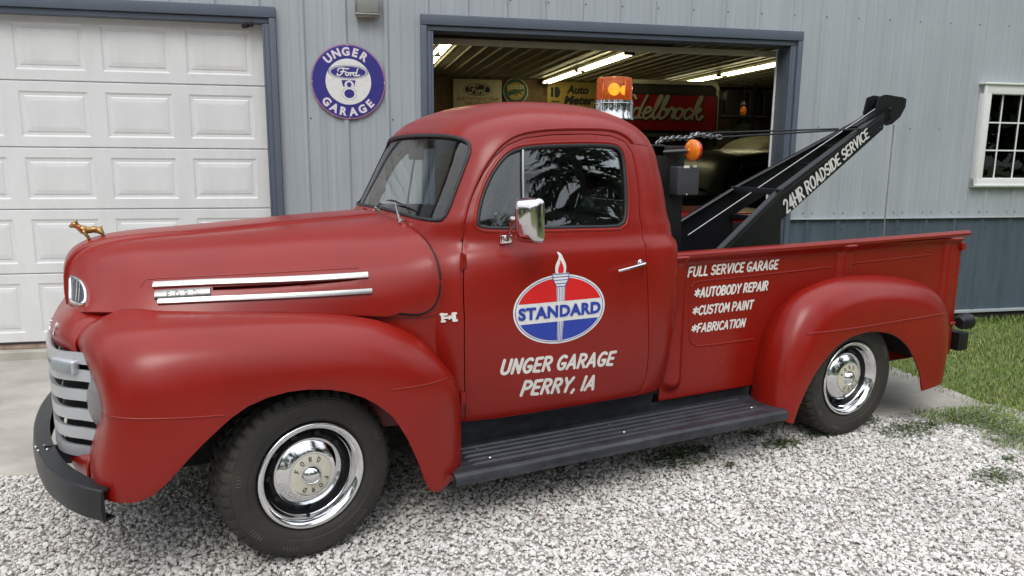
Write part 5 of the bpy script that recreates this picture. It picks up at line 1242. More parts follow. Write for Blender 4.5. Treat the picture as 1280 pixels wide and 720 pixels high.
# ---- window
wz0, wz1 = WB_, WT_
fr = bld; win = None
mb = MB(); ww = .085
for c, d in ((((WL+WR_)/2, -.018, wz1-ww/2), (WR_-WL, .07, ww)), (((WL+WR_)/2, -.018, wz0+ww/2), (WR_-WL, .07, ww)), ((WL+ww/2, -.0185, (wz0+wz1)/2), (ww, .068, wz1-wz0-.001)), ((WR_-ww/2, -.0185, (wz0+wz1)/2), (ww, .068, wz1-wz0-.001))): mb.box(c, d, bev=.006)
for c, d in ((((WL+WR_)/2, -.028, wz1+.006), (WR_-WL+.04, .09, .016)), (((WL+WR_)/2, -.050, wz0+.018), (WR_-WL-.002, .03, .02)), ((WL+.014, -.052, (wz0+wz1)/2), (.018, .02, wz1-wz0-.03))): mb.box(c, d, bev=.003)
win = mb.obj('window', M['pvc'], bld)
gw0, gw1, gz0, gz1 = WL+ww, WR_-ww, wz0+ww, wz1-ww
mb = MB(); mb.box(((gw0+gw1)/2, .006, (gz0+gz1)/2), (gw1-gw0, .005, gz1-gz0)); mb.obj('pane', M['wglass'], win, 0)
mp = (atB(1253, 130, .01).x-atB(1276, 130, .01).x); pitch = abs(mp)
for k in range(1, 8):
    x = atB(1251.5, 128, .01).x+(k-1)*pitch
    if x < gw1-.04: lb('muntin', (x, -.004, (gz0+gz1)/2), (.013, .008, gz1-gz0), M['pvc'], win, .002)
for k in (1, 2): lb('muntin', ((gw0+gw1)/2, -.0045, gz0+(gz1-gz0)*k/3), (gw1-gw0, .0085, .013), M['pvc'], win, .002)
# ---- wall lamp and round sign
q0 = atB(443, 22, 0); lw = .178
mb = MB(); cx = q0.x+lw/2+.004; zc = q0.z+.085; mb.box((cx, -.045, zc), (lw, .055, .17), bev=.010); mb.box((cx, -.010, zc), (lw*.6, .04, .1)); wl = mb.obj('wall_lamp', M['box'], None)
wl.data.materials.clear(); wl.data.materials.append(M['ctrim']); wl.matrix_world = BM; tag(wl, 'flood lamp mounted on the siding above the round sign', 'wall lamp')
mb = MB(); mb.box((cx, -.074, zc+.004), (lw-.035, .012, .125), bev=.004); mb.obj('lamp_lens', M['clear'], wl)
mb = MB()
for c, d in (((cx, -.078, zc+.078), (lw, .014, .012)), ((cx, -.078, zc-.070), (lw, .014, .012)), ((cx-lw/2+.006, -.078, zc), (.012, .013, .16)), ((cx+lw/2-.006, -.078, zc), (.012, .013, .16))): mb.box(c, d, bev=.002)
mb.obj('lamp_bezel', M['chain'], wl)
SC, SZ, SRD = 1.038, 2.020, .272
sgn_root = empty('round_sign', 'round blue and white garage sign with red-violet rim on the grey siding', 'sign', tuple(BM @ Vector((SC, -.019, SZ))), BA)
def disc(name, r, y, m, par, t=.004, ring=None):
    mb = MB(); MX = Matrix.Rotation(PI/2, 4, 'X'); MX.translation = Vector((0, y, 0))
    mb.lathe([(0, t), (r-.002, t), (r, 0), (r, -.0), (0, 0)] if not ring else [(ring, t), (r-.002, t), (r, 0), (ring, 0)], 96, MX, bool(ring)); return mb.obj(name, m, par, 30)
disc('sign_plate', SRD, 0, M['rose'], sgn_root); disc('blue_field', SRD-.010, -.0042, M['navy'], sgn_root, .0012); disc('white_field', .166, -.0058, M['white'], sgn_root, .0012)
def arc_text(text, R, a_mid, size, flip, m, name, adv):
    V = []; F = []; n = len(text)
    for i, ch in enumerate(text):
        v, f = bfont(ch, size, .0038); w_ = max(p[0] for p in v)-min(p[0] for p in v); c0 = (max(p[0] for p in v)+min(p[0] for p in v))/2
        t = a_mid+(i-(n-1)/2)*adv*(-1 if not flip else 1); b = len(V)
        for x, y in v:
            x -= c0
            if not flip: rr = R+y; ax = rr*math.cos(t)+x*math.sin(t); az = rr*math.sin(t)-x*math.cos(t)
            else: rr = R-y; ax = rr*math.cos(t)-x*math.sin(t); az = rr*math.sin(t)+x*math.cos(t)
            V.append((ax, -.0076, az))
        F += [tuple(j+b for j in g) for g in f]
    return ribbon(name, V, F, m, sgn_root, (0, -1, 0))
M['signwhite'] = mat('sign_pinkish_white', (.78, .70, .76), .4, noise=(30, .08))
arc_text('UNGER', .190, PI/2+.07, .080, False, M['signwhite'], 'sign_word', .325); arc_text('GARAGE', .245, -PI/2-.03, .080, True, M['signwhite'], 'sign_word', .325)
def flat(name, fn, ext, h, y, m, par, mtx=None):
    P, F = sdf_sheet(fn, *ext, h, lambda X, Y: [(float(a), y, float(b)) for a, b in zip(X, Y)])
    return ribbon(name, P, F, m, par, (0, -1, 0))
def fl_strokes(name, st, wd, y, m, par, res=None):
    V, F = stroke_mesh(st, wd, lambda X, Y: [(float(a), y, float(b)) for a, b in zip(X, Y)], res); return ribbon(name, V, F, m, par, (0, -1, 0))
SCRIPT_FORD = [crom([(.02, .62), (.0, .78), (.14, .96), (.40, 1.0), (.62, .92), (.78, .97)], 14), crom([(.42, .97), (.36, .6), (.24, .2), (.08, .04), (-.06, .12), (-.02, .28)], 14), [(.2, .52), (.55, .56)],
  arc(.66, .25, .12, .2, 60, 420, 14), crom([(.78, .38), (.9, .44), (.92, .3), (.88, .05)], 8), crom([(.9, .25), (.98, .42), (1.1, .44)], 6), arc(1.2, .24, .12, .2, 60, 420, 14), crom([(1.42, .95), (1.34, .5), (1.31, .12), (1.38, .04), (1.55, .16)], 10)]
def ford_script(cx, cz, wd, ht): return [[(cx+(a-.74)*wd/1.62, cz+(b-.5)*ht) for a, b in s_] for s_ in SCRIPT_FORD]
flat('logo_oval', lambda X, Y: (np.hypot(X/.135, (Y-.070)/.044)-1)*.044, (-.15, .15, .0, .13), .003, -.0078, M['navy'], sgn_root)
flat('logo_line', lambda X, Y: np.abs((np.hypot(X/.143, (Y-.070)/.050)-1)*.05)-.0009, (-.16, .16, .0, .14), .0016, -.0078, M['navy'], sgn_root)
flat('logo_line', lambda X, Y: np.abs((np.hypot(X/.130, (Y-.070)/.040)-1)*.04)-.0008, (-.16, .16, .0, .14), .0016, -.0086, M['white'], sgn_root)
fl_strokes('logo_word', ford_script(0, .070, .165, .055), .0085, -.0088, M['white'], sgn_root)
e2 = lambda X, Y, cx, cy, a, b: (np.hypot((X-cx)/a, (Y-cy)/b)-1)*min(a, b)
flat('emblem_dark', lambda X, Y: np.maximum(poly_sd([(-.052, .012), (.052, .012), (.040, -.035), (-.040, -.035)])(X, Y), -e2(X, Y, .004, -.022, .034, .032)), (-.06, .06, -.05, .03), .0025, -.0078, M['navy'], sgn_root)
flat('emblem_dark', lambda X, Y: e2(X, Y, .004, -.020, .017, .018), (-.06, .06, -.06, .03), .002, -.0079, M['navy'], sgn_root)
flat('emblem_dark', lambda X, Y: e2(X, Y, .004, -.085, .037, .032), (-.06, .06, -.13, -.03), .003, -.0079, M['navy'], sgn_root)
flat('emblem_line', lambda X, Y: np.abs(e2(X, Y, .004, -.085, .052, .046))-.0008, (-.08, .08, -.15, -.02), .0018, -.0079, M['navy'], sgn_root)
mb = MB()
for a in range(4): mb.lathe([(0, .004), (.005, 0)], 10, Matrix.Translation((.262*math.cos(a*PI/2), -.004, .262*math.sin(a*PI/2))) @ Matrix.Rotation(PI/2, 4, 'X'))
mb.obj('sign_screw', M['white'], sgn_root)
# ================================================================== inside the shop
def inB(o): o.matrix_world = BM @ o.matrix_world; return o
CEIL = 3.05
mb = MB(); n = 0; pr = []
k = 0; s = SL+.1
while s < SR-.1:
    pr += [(s, 0), (s+.085, 0), (s+.098, -.018), (s+.122, -.018), (s+.135, 0)]; s += .229
vs = []
for x, dz in pr: vs += [(x, .16, CEIL+dz), (x, 10.04, CEIL+dz)]
mb.add(vs, [(2*i, 2*i+1, 2*i+3, 2*i+2) for i in range(len(pr)-1)]); ce = mb.obj('ceiling', M['ceil'], bld, 0, False)
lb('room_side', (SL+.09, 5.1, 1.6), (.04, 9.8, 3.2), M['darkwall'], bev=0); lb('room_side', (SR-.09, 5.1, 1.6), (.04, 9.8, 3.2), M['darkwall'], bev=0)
lb('shop_floor', ((SL+SR)/2, 5.12, -.02), (SR-SL-.14, 9.9, .13), M['floor'], bev=0)
# overhead door run back under the ceiling, its track angle and springs
for k in range(5): lb('raised_door_section', ((D2L+D2R)/2, .42+k*.50, 2.752), (D2R-D2L-.12, .494, .04), M['darkwall'], bev=.004)  # near-black material puts the shade under the raised door into its colour
for s in (D2L+.03, D2R-.03): lb('door_track', (s, 1.6, 2.70), (.03, 2.8, .05), M['alum'], bev=.002)
lb('door_track', ((D2L+D2R)/2, 2.93, 2.745), (D2R-D2L+.3, .03, .045), M['box'], bev=.002)
mb = MB(); mb.tube([(D2L, .36, 2.86), (D2R, .36, 2.86)], .028, 12); mb.obj('torsion_bar', M['box'], bld)
def clight(x, y0, n, label, name='ceiling_light'):
    t = empty(name, label, 'ceiling light', tuple(BM @ Vector((x, y0, CEIL-.09))), BA, 'fluorescent strip lights on the shop ceiling')
    for k in range(n):
        a = k*2.5
        mb = MB(); mb.box((0, a+1.2, .045), (.14, 2.42, .05), bev=.01); mb.obj('fixture', M['fix'], t)
        for dx in (-.055, .055)[:2]:
            mb = MB(); mb.tube([(dx, a+.05, 0), (dx, a+2.35, 0)], .019, 12); mb.obj('tube', M['tube'], t)
        for ay in (.02, 2.38): mb = MB(); mb.box((0, a+ay, .01), (.16, .025, .06)); mb.obj('lamp_holder', M['ink'], t)
clight(5.10, 4.95, 2, 'middle fluorescent strip light, running above the cab and beacon')
clight(2.36, 3.4, 2, 'leftmost fluorescent strip light in the open doorway corner'); clight(7.85, 4.95, 2, 'rightmost fluorescent strip light, above the red script sign')
def board(name, lab, cat, s0, s1, z0, z1, off, m, t=.02, frame=None):
    c = Vector(((s0+s1)/2, off, (z0+z1)/2)); r = empty(name, lab, cat, tuple(BM @ c), BA)
    mb = MB(); mb.box((0, 0, 0), (s1-s0, t, z1-z0), bev=.003); mb.obj('board', m, r); return r, (s1-s0)/2, (z1-z0)/2
def btext(par, text, x0, x1, z0, z1, y, m, bold=.03, shear=0, name='sign_words'):
    v, f = fit_text(text, x0, x1, z0, z1, bold, shear); return ribbon(name, [(a, y, b) for a, b in v], f, m, par, (0, -1, 0))
r1, a, b = board('banner', 'cream banner with blue oval logo high on the shop back wall', 'banner', 3.16, 4.18, 2.42, 3.0, 9.98, M['signcream'])
flat('oval', lambda X, Y: e2(X, Y, 0, .085, .31, .125), (-.33, .33, -.06, .23), .012, -.0125, M['ink'], r1); flat('oval_line', lambda X, Y: np.abs(e2(X, Y, 0, .085, .285, .105))-.006, (-.33, .33, -.06, .23), .008, -.0135, M['signcream'], r1)
fl_strokes('logo_word', ford_script(0, .085, .38, .16), .020, -.0145, M['signcream'], r1, .007)
btext(r1, 'BUILT WITHOUT YOUR', -.44, .44, -.135, -.07, -.0125, M['inkred'], .02, .3); btext(r1, 'TAX DOLLARS', -.28, .28, -.225, -.16, -.0125, M['inkred'], .02, .3)
rr_ = empty('round_badge_sign', 'round dark badge sign with a script word on the shop back wall', 'sign', tuple(BM @ Vector((4.48, 9.98, 2.785))), BA)
for nm, rad, y, m_ in (('plate', .27, 0, M['signcream']), ('ring', .25, -.008, M['signgreen']), ('face', .185, -.014, M['signyel'])): disc(nm, rad, y, m_, rr_, .006)
v, f = fit_text('OETZLER', -.19, .19, .04, .13, .03); ribbon('sign_words', [(x, -.024, z) for x, z in v], f, M['signcream'], rr_, (0, -1, 0))
flat('green_half', lambda X, Y: np.maximum(e2(X, Y, 0, 0, .185, .185), np.abs(Y-.0-X*.35)-.05), (-.2, .2, -.2, .2), .01, -.0215, M['signgreen'], rr_); fl_strokes('sign_script', [[(-.12, -.08)]+list(map(tuple, crom([(-.12, -.08), (-.05, -.04), (.0, -.09), (.06, -.03), (.13, -.06)], 12)))], .02, -.023, M['ink'], rr_, .008)
r2, a, b = board('gauge_maker_sign', 'yellow sign with bold black lettering on the shop back wall', 'sign', 5.17, 6.25, 2.45, 3.0, 9.98, M['signyel'])
btext(r2, 'Auto', -.13, .37, .03, .21, -.0125, M['ink'], .05, .2); btext(r2, 'Meter', -.18, .50, -.19, .0, -.0125, M['ink'], .05, .2)
flat('sign_mark', lambda X, Y: np.minimum(np.maximum(np.abs(X+.44)-.028, np.abs(Y-.06)-.10), np.maximum(e2(X, Y, -.34, .06, .075, .115), -(X+.385))), (-.5, -.2, -.1, .2), .01, -.0125, M['ink'], r2); flat('sign_mark', lambda X, Y: np.maximum(np.abs(X+.36)-.09, np.abs(Y+.13)-.012), (-.5, -.2, -.2, -.1), .008, -.0125, M['ink'], r2)
# red script sign on a cream trailer wall
EO = 6.0
LC = {'e': (.42, [crom([(.04, .22), (.22, .26), (.36, .38), (.30, .48), (.16, .46), (.08, .26), (.14, .04), (.30, .02), (.44, .18)], 22)]), 'l': (.30, [crom([(.02, .1), (.22, .6), (.30, .95), (.20, .98), (.12, .6), (.12, .1), (.22, .02), (.34, .16)], 22)]),
      'b': (.42, [crom([(.02, .1), (.22, .6), (.30, .95), (.20, .98), (.12, .6), (.10, .1), (.22, .02), (.36, .12), (.36, .34), (.24, .42)], 24), [(.3, .42), (.46, .40)]]), 'r': (.34, [crom([(.02, .16), (.14, .50), (.20, .42), (.30, .44), (.26, .2), (.28, .04), (.40, .14)], 18)]),
      'o': (.42, [arc(.2, .24, .15, .23, 60, 420, 16), [(.26, .44), (.44, .38)]]), 'c': (.38, [crom([(.34, .38), (.26, .47), (.10, .36), (.08, .12), (.20, .02), (.38, .14)], 16)]),
      'k': (.46, [crom([(.02, .1), (.22, .6), (.30, .95), (.20, .98), (.12, .6), (.08, .02)], 16), crom([(.12, .28), (.30, .48), (.38, .40), (.18, .26)], 10), crom([(.2, .27), (.30, .05), (.42, .0), (.52, .14)], 10)]), 'd': (.44, [arc(.18, .24, .14, .22, 60, 420, 16), crom([(.46, 1.0), (.34, .5), (.32, .08), (.42, .04)], 10)]),
      'E': (.60, [crom([(.58, .86), (.44, 1.0), (.22, .92), (.24, .62), (.42, .54)], 14), crom([(.42, .54), (.16, .48), (.06, .2), (.22, .0), (.44, .04), (.58, .2)], 14)])}
g0, g1 = atB(778, 116, EO-.06), atB(894, 166, EO-.06)
s0, s1, z0, z1 = 5.17, g1.x, g1.z, g0.z+.01
tr = empty('storage_cabinet', 'large cabinet with rounded cream edge carrying the red script sign', 'cabinet', tuple(BM @ Vector((0, 0, 0))), BA)
t0, t1 = atB(700, 100, EO), atB(899, 104, EO); tb = atB(899, 172, EO).z; tt = atB(899, 104, EO).z+.02
mb = MB(); MXp = Matrix.Rotation(PI/2, 4, 'X'); sh = [(x+(5.13+t1.x)/2, y+(tt+tb)/2) for x, y in rrect(t1.x-5.13, tt-tb, .12)]
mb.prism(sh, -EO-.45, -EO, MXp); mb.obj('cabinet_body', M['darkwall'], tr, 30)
fo_ = sh; fi_ = [((x-(5.13+t1.x)/2)*.955+(5.13+t1.x)/2, (y-(tt+tb)/2)*.86+(tt+tb)/2) for x, y in sh]; n = len(fo_)
vs = [(x, EO-.02, z) for x, z in fo_]+[(x, EO-.02, z) for x, z in fi_]+[(x, EO-.0, z) for x, z in fo_]+[(x, EO-.0, z) for x, z in fi_]
mb = MB(); mb.add(vs, [(i, (i+1) % n, n+(i+1) % n, n+i) for i in range(n)]+[(i+2*n, i, i+0, 2*n+i) for i in range(0)]+[(i, 2*n+i, 2*n+(i+1) % n, (i+1) % n) for i in range(n)]+[(n+i, n+(i+1) % n, 3*n+(i+1) % n, 3*n+i) for i in range(n)]); mb.obj('cabinet_edge', M['ctrim'], tr, 30)
mb = MB(); mb.box(((5.14+t1.x)/2, EO+.23, (tb+.045)/2), (t1.x-5.2, .40, tb-.05)); mb.obj('cabinet_base', M['darkwall'], tr)
rs = empty('script_sign', 'red sign with cream script lettering and black border behind the beacon', 'sign', tuple(BM @ Vector((0, EO-.06, 0))), BA)
sh = [(x+(s0+s1)/2, y+(z0+z1)/2) for x, y in rrect(s1-s0, z1-z0, .07)]; mb = MB(); mb.prism(sh, 0, .03, MXp); mb.obj('sign_border', M['ink'], rs, 30)
sh = [(x+(s0+s1)/2, y+(z0+z1)/2) for x, y in rrect(s1-s0-.06, z1-z0-.06, .05)]; mb = MB(); mb.prism(sh, .03, .036, MXp); mb.obj('sign_face', M['signred'], rs, 30)
e1 = atB(874, 143, EO-.1); x = 0; st = []
for ch in 'Edelbrock':
    w_, ss = LC[ch]; st += [[(x+a+.22*b, b) for a, b in s_] for s_ in ss]; x += w_*.93
kk = (e1.x-5.27)/x; zz = atB(800, 148, EO-.1).z; hh_ = atB(800, 119, EO-.1).z-zz
st = [[(5.28+a*kk, zz+b*hh_) for a, b in s_] for s_ in st]
fl_strokes('sign_script_shadow', [[(a+.012, b-.014) for a, b in s_] for s_ in st], .062, -.038, M['ink'], rs, .014); fl_strokes('sign_script', st, .040, -.041, M['ctrim'], rs, .011)
# stored cars
def old_car(name, label, s, off, rz, z, body, roofm, sc=1.):
    t = empty(name, label, 'car', tuple(BM @ Vector((s, off, z))), BA+rz)
    secs = [(-2.2, .50, .30, .62), (-2.1, .66, .28, .80), (-1.6, .74, .26, .92), (-.9, .80, .25, .96), (0, .84, .25, .98), (.9, .84, .25, .98), (1.6, .80, .26, .95), (2.1, .70, .28, .85), (2.25, .55, .32, .66)]
    G = []
    for x, w_, zb_, zt in secs: G.append([(x*sc, -w_*sc, zb_*sc), (x*sc, -(w_+.05)*sc, (zb_+zt)/2*sc), (x*sc, -w_*sc, (zt-.06)*sc), (x*sc, -w_*.75*sc, zt*sc), (x*sc, 0, (zt+.03)*sc), (x*sc, w_*.75*sc, zt*sc), (x*sc, w_*sc, (zt-.06)*sc), (x*sc, (w_+.05)*sc, (zb_+zt)/2*sc), (x*sc, w_*sc, zb_*sc)])
    T = net(G, 40, 36); V = T.reshape(-1, 3).tolist(); F = [(i*36+j, i*36+j+1, (i+1)*36+j+1, (i+1)*36+j) for i in range(39) for j in range(35)]
    F += [tuple(range(36)), tuple(39*36+j for j in range(36))]; mb = MB(); mb.add(V, F); mb.obj('body', body, t, 40)
    G = []
    for x, w_, zt in ((-.75, .70, 1.0), (-.45, .66, 1.38), (-.1, .62, 1.50), (.5, .62, 1.53), (1.0, .62, 1.47), (1.4, .66, 1.28), (1.7, .70, 1.0)): G.append([(x*sc, -w_*1.1*sc, .95*sc), (x*sc, -w_*sc, (zt-.12)*sc), (x*sc, -w_*.7*sc, zt*sc), (x*sc, 0, (zt+.02)*sc), (x*sc, w_*.7*sc, zt*sc), (x*sc, w_*sc, (zt-.12)*sc), (x*sc, w_*1.1*sc, .95*sc)])
    T = net(G, 30, 28); V = T.reshape(-1, 3).tolist(); F = [(i*28+j, i*28+j+1, (i+1)*28+j+1, (i+1)*28+j) for i in range(29) for j in range(27)]; mb = MB(); mb.add(V, F); mb.obj('roof', roofm, t, 40)
    for sg in (-1, 1):
        mb = MB(); mb.prism([(-.55*sc, 1.02*sc), (-.30*sc, 1.32*sc), (.35*sc, 1.38*sc), (.35*sc, 1.02*sc)], sg*.70*sc, sg*.735*sc, MXp); mb.obj('side_window', M['ink'], t); mb = MB(); mb.prism([(.42*sc, 1.02*sc), (.42*sc, 1.38*sc), (1.0*sc, 1.33*sc), (1.35*sc, 1.05*sc)], sg*.70*sc, sg*.735*sc, MXp); mb.obj('side_window', M['ink'], t)
    for x in (-1.4, 1.4):
        for sg in (-1, 1): mb = MB(); mb.lathe([(.0, -.08), (.2, -.09), (.31, -.08), (.33, 0), (.31, .08), (.2, .09), (0, .08)], 32, Matrix.Translation((x*sc, sg*.78*sc, .33)) @ Matrix.Rotation(PI/2, 4, 'X')); mb.obj('wheel', M['rubber'], t)
    mb = MB(); mb.box((-2.28*sc, 0, .42*sc), (.06, 1.6*sc, .14), bev=.02); mb.box((2.30*sc, 0, .42*sc), (.06, 1.6*sc, .14), bev=.02); mb.obj('bumper', M['alum'], t)
    return t
M['carred'] = mat('old_car_red', (.38, .02, .025), .3, noise=(3, .1)); M['cardark'] = mat('old_car_dark', (.03, .035, .03), .3, noise=(3, .2))
M['dullcream'] = mat('dark_cream', (.20, .19, .14), .5, noise=(4, .25))  # cream darkened for the far car's roof
old_car('old_car', 'cream roofed old car at the back right of the bay', 8.9, 7.6, .0, .17, M['cardark'], M['dullcream'], 1.12)
old_car('old_car', 'dark old car with pale bumper behind the tow mast', 6.3, 4.2, .25, .05, M['cardark'], M['cardark'])
old_car('old_car', 'red old car parked just inside the open bay', 4.95, 2.0, .0, -.03, M['carred'], M['cardark'], .92) if False else None
rc = empty('red_tool_cart', 'red topped cart just inside the open bay behind the boom', 'cart', tuple(BM @ Vector((4.62, 1.55, .045))), BA)
mb = MB(); mb.box((0, 0, .865), (1.5, 1.05, .05), bev=.012); mb.obj('cart_top', M['carred'], rc); mb = MB(); mb.box((0, 0, .51), (1.44, .98, .64), bev=.008); mb.obj('cart_body', M['darkwall'], rc)
for x in (-.6, .6):
    for y in (-.42, .42): mb = MB(); mb.lathe([(0, -.025), (.08, -.025), (.09, 0), (.08, .025), (0, .025)], 20, Matrix.Translation((x, y, .09)) @ Matrix.Rotation(PI/2, 4, 'X')); mb.obj('castor', M['rubber'], rc)
for k in range(4):
    mb = MB(); mb.box((0, -.495, .28+k*.14), (1.3, .012, .12), bev=.003); mb.obj('drawer', M['ink'], rc)
rk = empty('dark_fill_rack', 'tall dark rack added to blacken the right of the shop back wall', 'rack', tuple(BM @ Vector((8.75, 8.9, .045))), BA)  # added rack with dark bins, blackens this corner of the bay
for x in (-1.35, -.45, .45, 1.35):
    for y in (-.28, .28): mb = MB(); mb.box((x, y, 1.45), (.05, .05, 2.9)); mb.obj('rack_post', M['ink'], rk)
for z in (.3, .95, 1.6, 2.25, 2.85): mb = MB(); mb.box((0, 0, z), (2.75, .60, .04)); mb.obj('rack_shelf', M['darkwall'], rk)
rl = random.Random(3); binx = 0
for z in (.32, .97, 1.62, 2.27):
    x = -1.25; nb2 = 0
    while x < 1.1:
        w_ = rl.uniform(.25, .5); h_ = rl.uniform(.25, .5); mb = MB(); mb.box((0, 0, h_/2), (w_, .45, h_), bev=.01); o = mb.obj('dark_fill_bin', M[rl.choice(('ink', 'darkwall', 'cardark0', 'box'))], None)
        o.matrix_world = BM @ Matrix.Translation((8.75+x+w_/2, 8.85, .046+z)); tag(o, 'dark filler bin on the '+['lowest', 'second', 'third', 'top'][int((z-.3)/.65)]+' level of the dark rack, '+['leftmost', 'second from left', 'third from left', 'fourth from left', 'fifth from left', 'sixth from left', 'seventh from left', 'eighth from left'][nb2], 'bin', 'bins on the added dark rack'); nb2 += 1; x += w_+rl.uniform(.03, .12)
# lantern seen through the bay, shelf seen through the window
q = atB(929, 139, 6.5); ln = empty('orange_lantern', 'small orange lantern hanging inside at the right of the bay', 'lantern', tuple(BM @ Vector((q.x, 6.5, q.z))), BA)
mb = MB(); mb.lathe([(0, -.075), (.045, -.068), (.062, -.015), (.05, .045), (.03, .09), (0, .09)], 24); mb.obj('globe', M['amber2'], ln); mb = MB(); mb.lathe([(.03, .09), (.06, .11), (.02, .17), (.0, .17)], 20); mb.tube([(0, 0, .17), (0, 0, CEIL-q.z)], .004, 6); mb.obj('lantern_cap', M['ink'], ln)
sf = empty('storage_shelf', 'wooden storage shelf seen through the white framed window', 'shelf', tuple(BM @ Vector((7.9, 1.3, .05))), BA)
for z in (.5, 1.05, 1.6, 2.15): mb = MB(); mb.box((0, 0, z), (2.4, .5, .03)); mb.obj('shelf_board', M['osb'], sf)
for x in (-1.15, 0, 1.15): mb = MB(); mb.box((x, 0, 1.2), (.05, .5, 2.35)); mb.obj('shelf_post', M['osb'], sf)
for k, (x, z, w_, h_, m_) in enumerate(((-.75, 1.065, .3, .25, 'osb'), (-.3, 1.065, .32, .30, 'ctrim'), (.45, 1.065, .5, .22, 'alum'), (-.6, 1.615, .45, .3, 'osb'), (.5, 1.615, .4, .28, 'osb'))):
    mb = MB(); mb.box((0, 0, h_/2), (w_, .34, h_), bev=.01); o = mb.obj('storage_box', M[m_], None); o.matrix_world = BM @ Matrix.Translation((7.9+x, 1.3, .052+z)); tag(o, ['brown box on the middle shelf behind the window, far left', 'cream box on the middle shelf behind the window', 'metal box on the middle shelf behind the window, right', 'brown box on the upper shelf behind the window, left', 'brown box on the upper shelf behind the window, right'][k], 'box')
# ================================================================== GROUND
def struct(o): return tag(o, kind='structure')
mb = MB(); mb.add([(-120, -120, -.035), (120, -120, -.035), (120, 120, -.035), (-120, 120, -.035)], [(0, 1, 2, 3)])
M['soil'] = mat('lawn_soil', (.15, .21, .06), .95, noise=(.8, .4, (.10, .09, .05)), bump=(40, .4))
struct(mb.obj('ground', M['soil'], None, 0, False))
SLE, SLF = 4.88, -2.19
def slab_z(P): return [(BM @ Vector(p)) for p in P]
# concrete apron in two pours with a joint
for a, b in ((-7, -1.60), (-1.594, 1.35), (1.356, SLE)):
    mb = MB(); c = ((a+b)/2, (SLF-.002)/2, -.045); bm = bmesh.new()
    mb.box((c[0], (SLF)/2, -.055), (b-a, -SLF-.004, .10), bev=.006); o = mb.obj('apron', M['conc'], None); o.matrix_world = BM @ Matrix.Translation((0, 0, .002)); struct(o)
# gravel bed with an uneven edge
M['bed'] = mat('gravel_fines', (.46, .44, .40), .95, noise=(45, .5, (.24, .225, .20)), bump=(90, .6))
nt = M['bed'].node_tree; vo = nt.nodes.new('ShaderNodeTexVoronoi'); vo.inputs['Scale'].default_value = 75; tcb = nt.nodes.new('ShaderNodeTexCoord'); rb_ = nt.nodes.new('ShaderNodeValToRGB')
rb_.color_ramp.elements[0].color = (.26, .245, .225, 1); rb_.color_ramp.elements[1].color = (.62, .595, .555, 1); sv = nt.nodes.new('ShaderNodeSeparateColor'); bv_ = nt.nodes.new('ShaderNodeBump'); bv_.inputs['Strength'].default_value = .8; bv_.inputs['Distance'].default_value = .008; bv_.invert = True
nt.links.new(tcb.outputs['Object'], vo.inputs['Vector']); nt.links.new(vo.outputs['Color'], sv.inputs[0]); nt.links.new(sv.outputs[0], rb_.inputs[0]); nt.links.new(rb_.outputs[0], nt.nodes['Principled BSDF'].inputs['Base Color'])
nt.links.new(vo.outputs['Distance'], bv_.inputs['Height']); nt.links.new(bv_.outputs[0], nt.nodes['Principled BSDF'].inputs['Normal'])
mb = MB(); W_ = [BM @ Vector((x, y, 0)) for x, y in ((-9, SLF+.05), (SLE+.1, SLF+.05), (5.2, SLF-.9), (5.0, -4.2), (4.2, -9), (-9, -9))]
mb.add([(p.x, p.y, -.016) for p in W_], [tuple(range(6))[::-1]]); struct(mb.obj('gravel_bed', M['bed'], None, 0))
# stones: a light crushed limestone, several templates
def ico():
    t = (1+5**.5)/2; v = np.array([(-1, t, 0), (1, t, 0), (-1, -t, 0), (1, -t, 0), (0, -1, t), (0, 1, t), (0, -1, -t), (0, 1, -t), (t, 0, -1), (t, 0, 1), (-t, 0, -1), (-t, 0, 1)], float)
    f = np.array([(0, 11, 5), (0, 5, 1), (0, 1, 7), (0, 7, 10), (0, 10, 11), (1, 5, 9), (5, 11, 4), (11, 10, 2), (10, 7, 6), (7, 1, 8), (3, 9, 4), (3, 4, 2), (3, 2, 6), (3, 6, 8), (3, 8, 9), (4, 9, 5), (2, 4, 11), (6, 2, 10), (8, 6, 7), (9, 8, 1)])
    return v/np.linalg.norm(v[0]), f
IV, IF = ico()
tmpl = []
for k in range(14):
    v = IV*rng.uniform(.72, 1.22, (12, 1))*np.array([1, rng.uniform(.6, .95), rng.uniform(.42, .75)]); tmpl.append(v)
tmpl = np.array(tmpl)
CUBE = np.array([(-1, -1, -1), (1, -1, -1), (1, 1, -1), (-1, 1, -1), (-1, -1, 1), (1, -1, 1), (1, 1, 1), (-1, 1, 1)], float)*.72
CF12 = np.array([(0, 2, 1), (0, 3, 2), (4, 5, 6), (4, 6, 7), (0, 1, 5), (0, 5, 4), (1, 2, 6), (1, 6, 5), (2, 3, 7), (2, 7, 6), (3, 0, 4), (3, 4, 7)])
def inpoly(P, poly): return inside_np(P[:, 0], P[:, 1], poly)
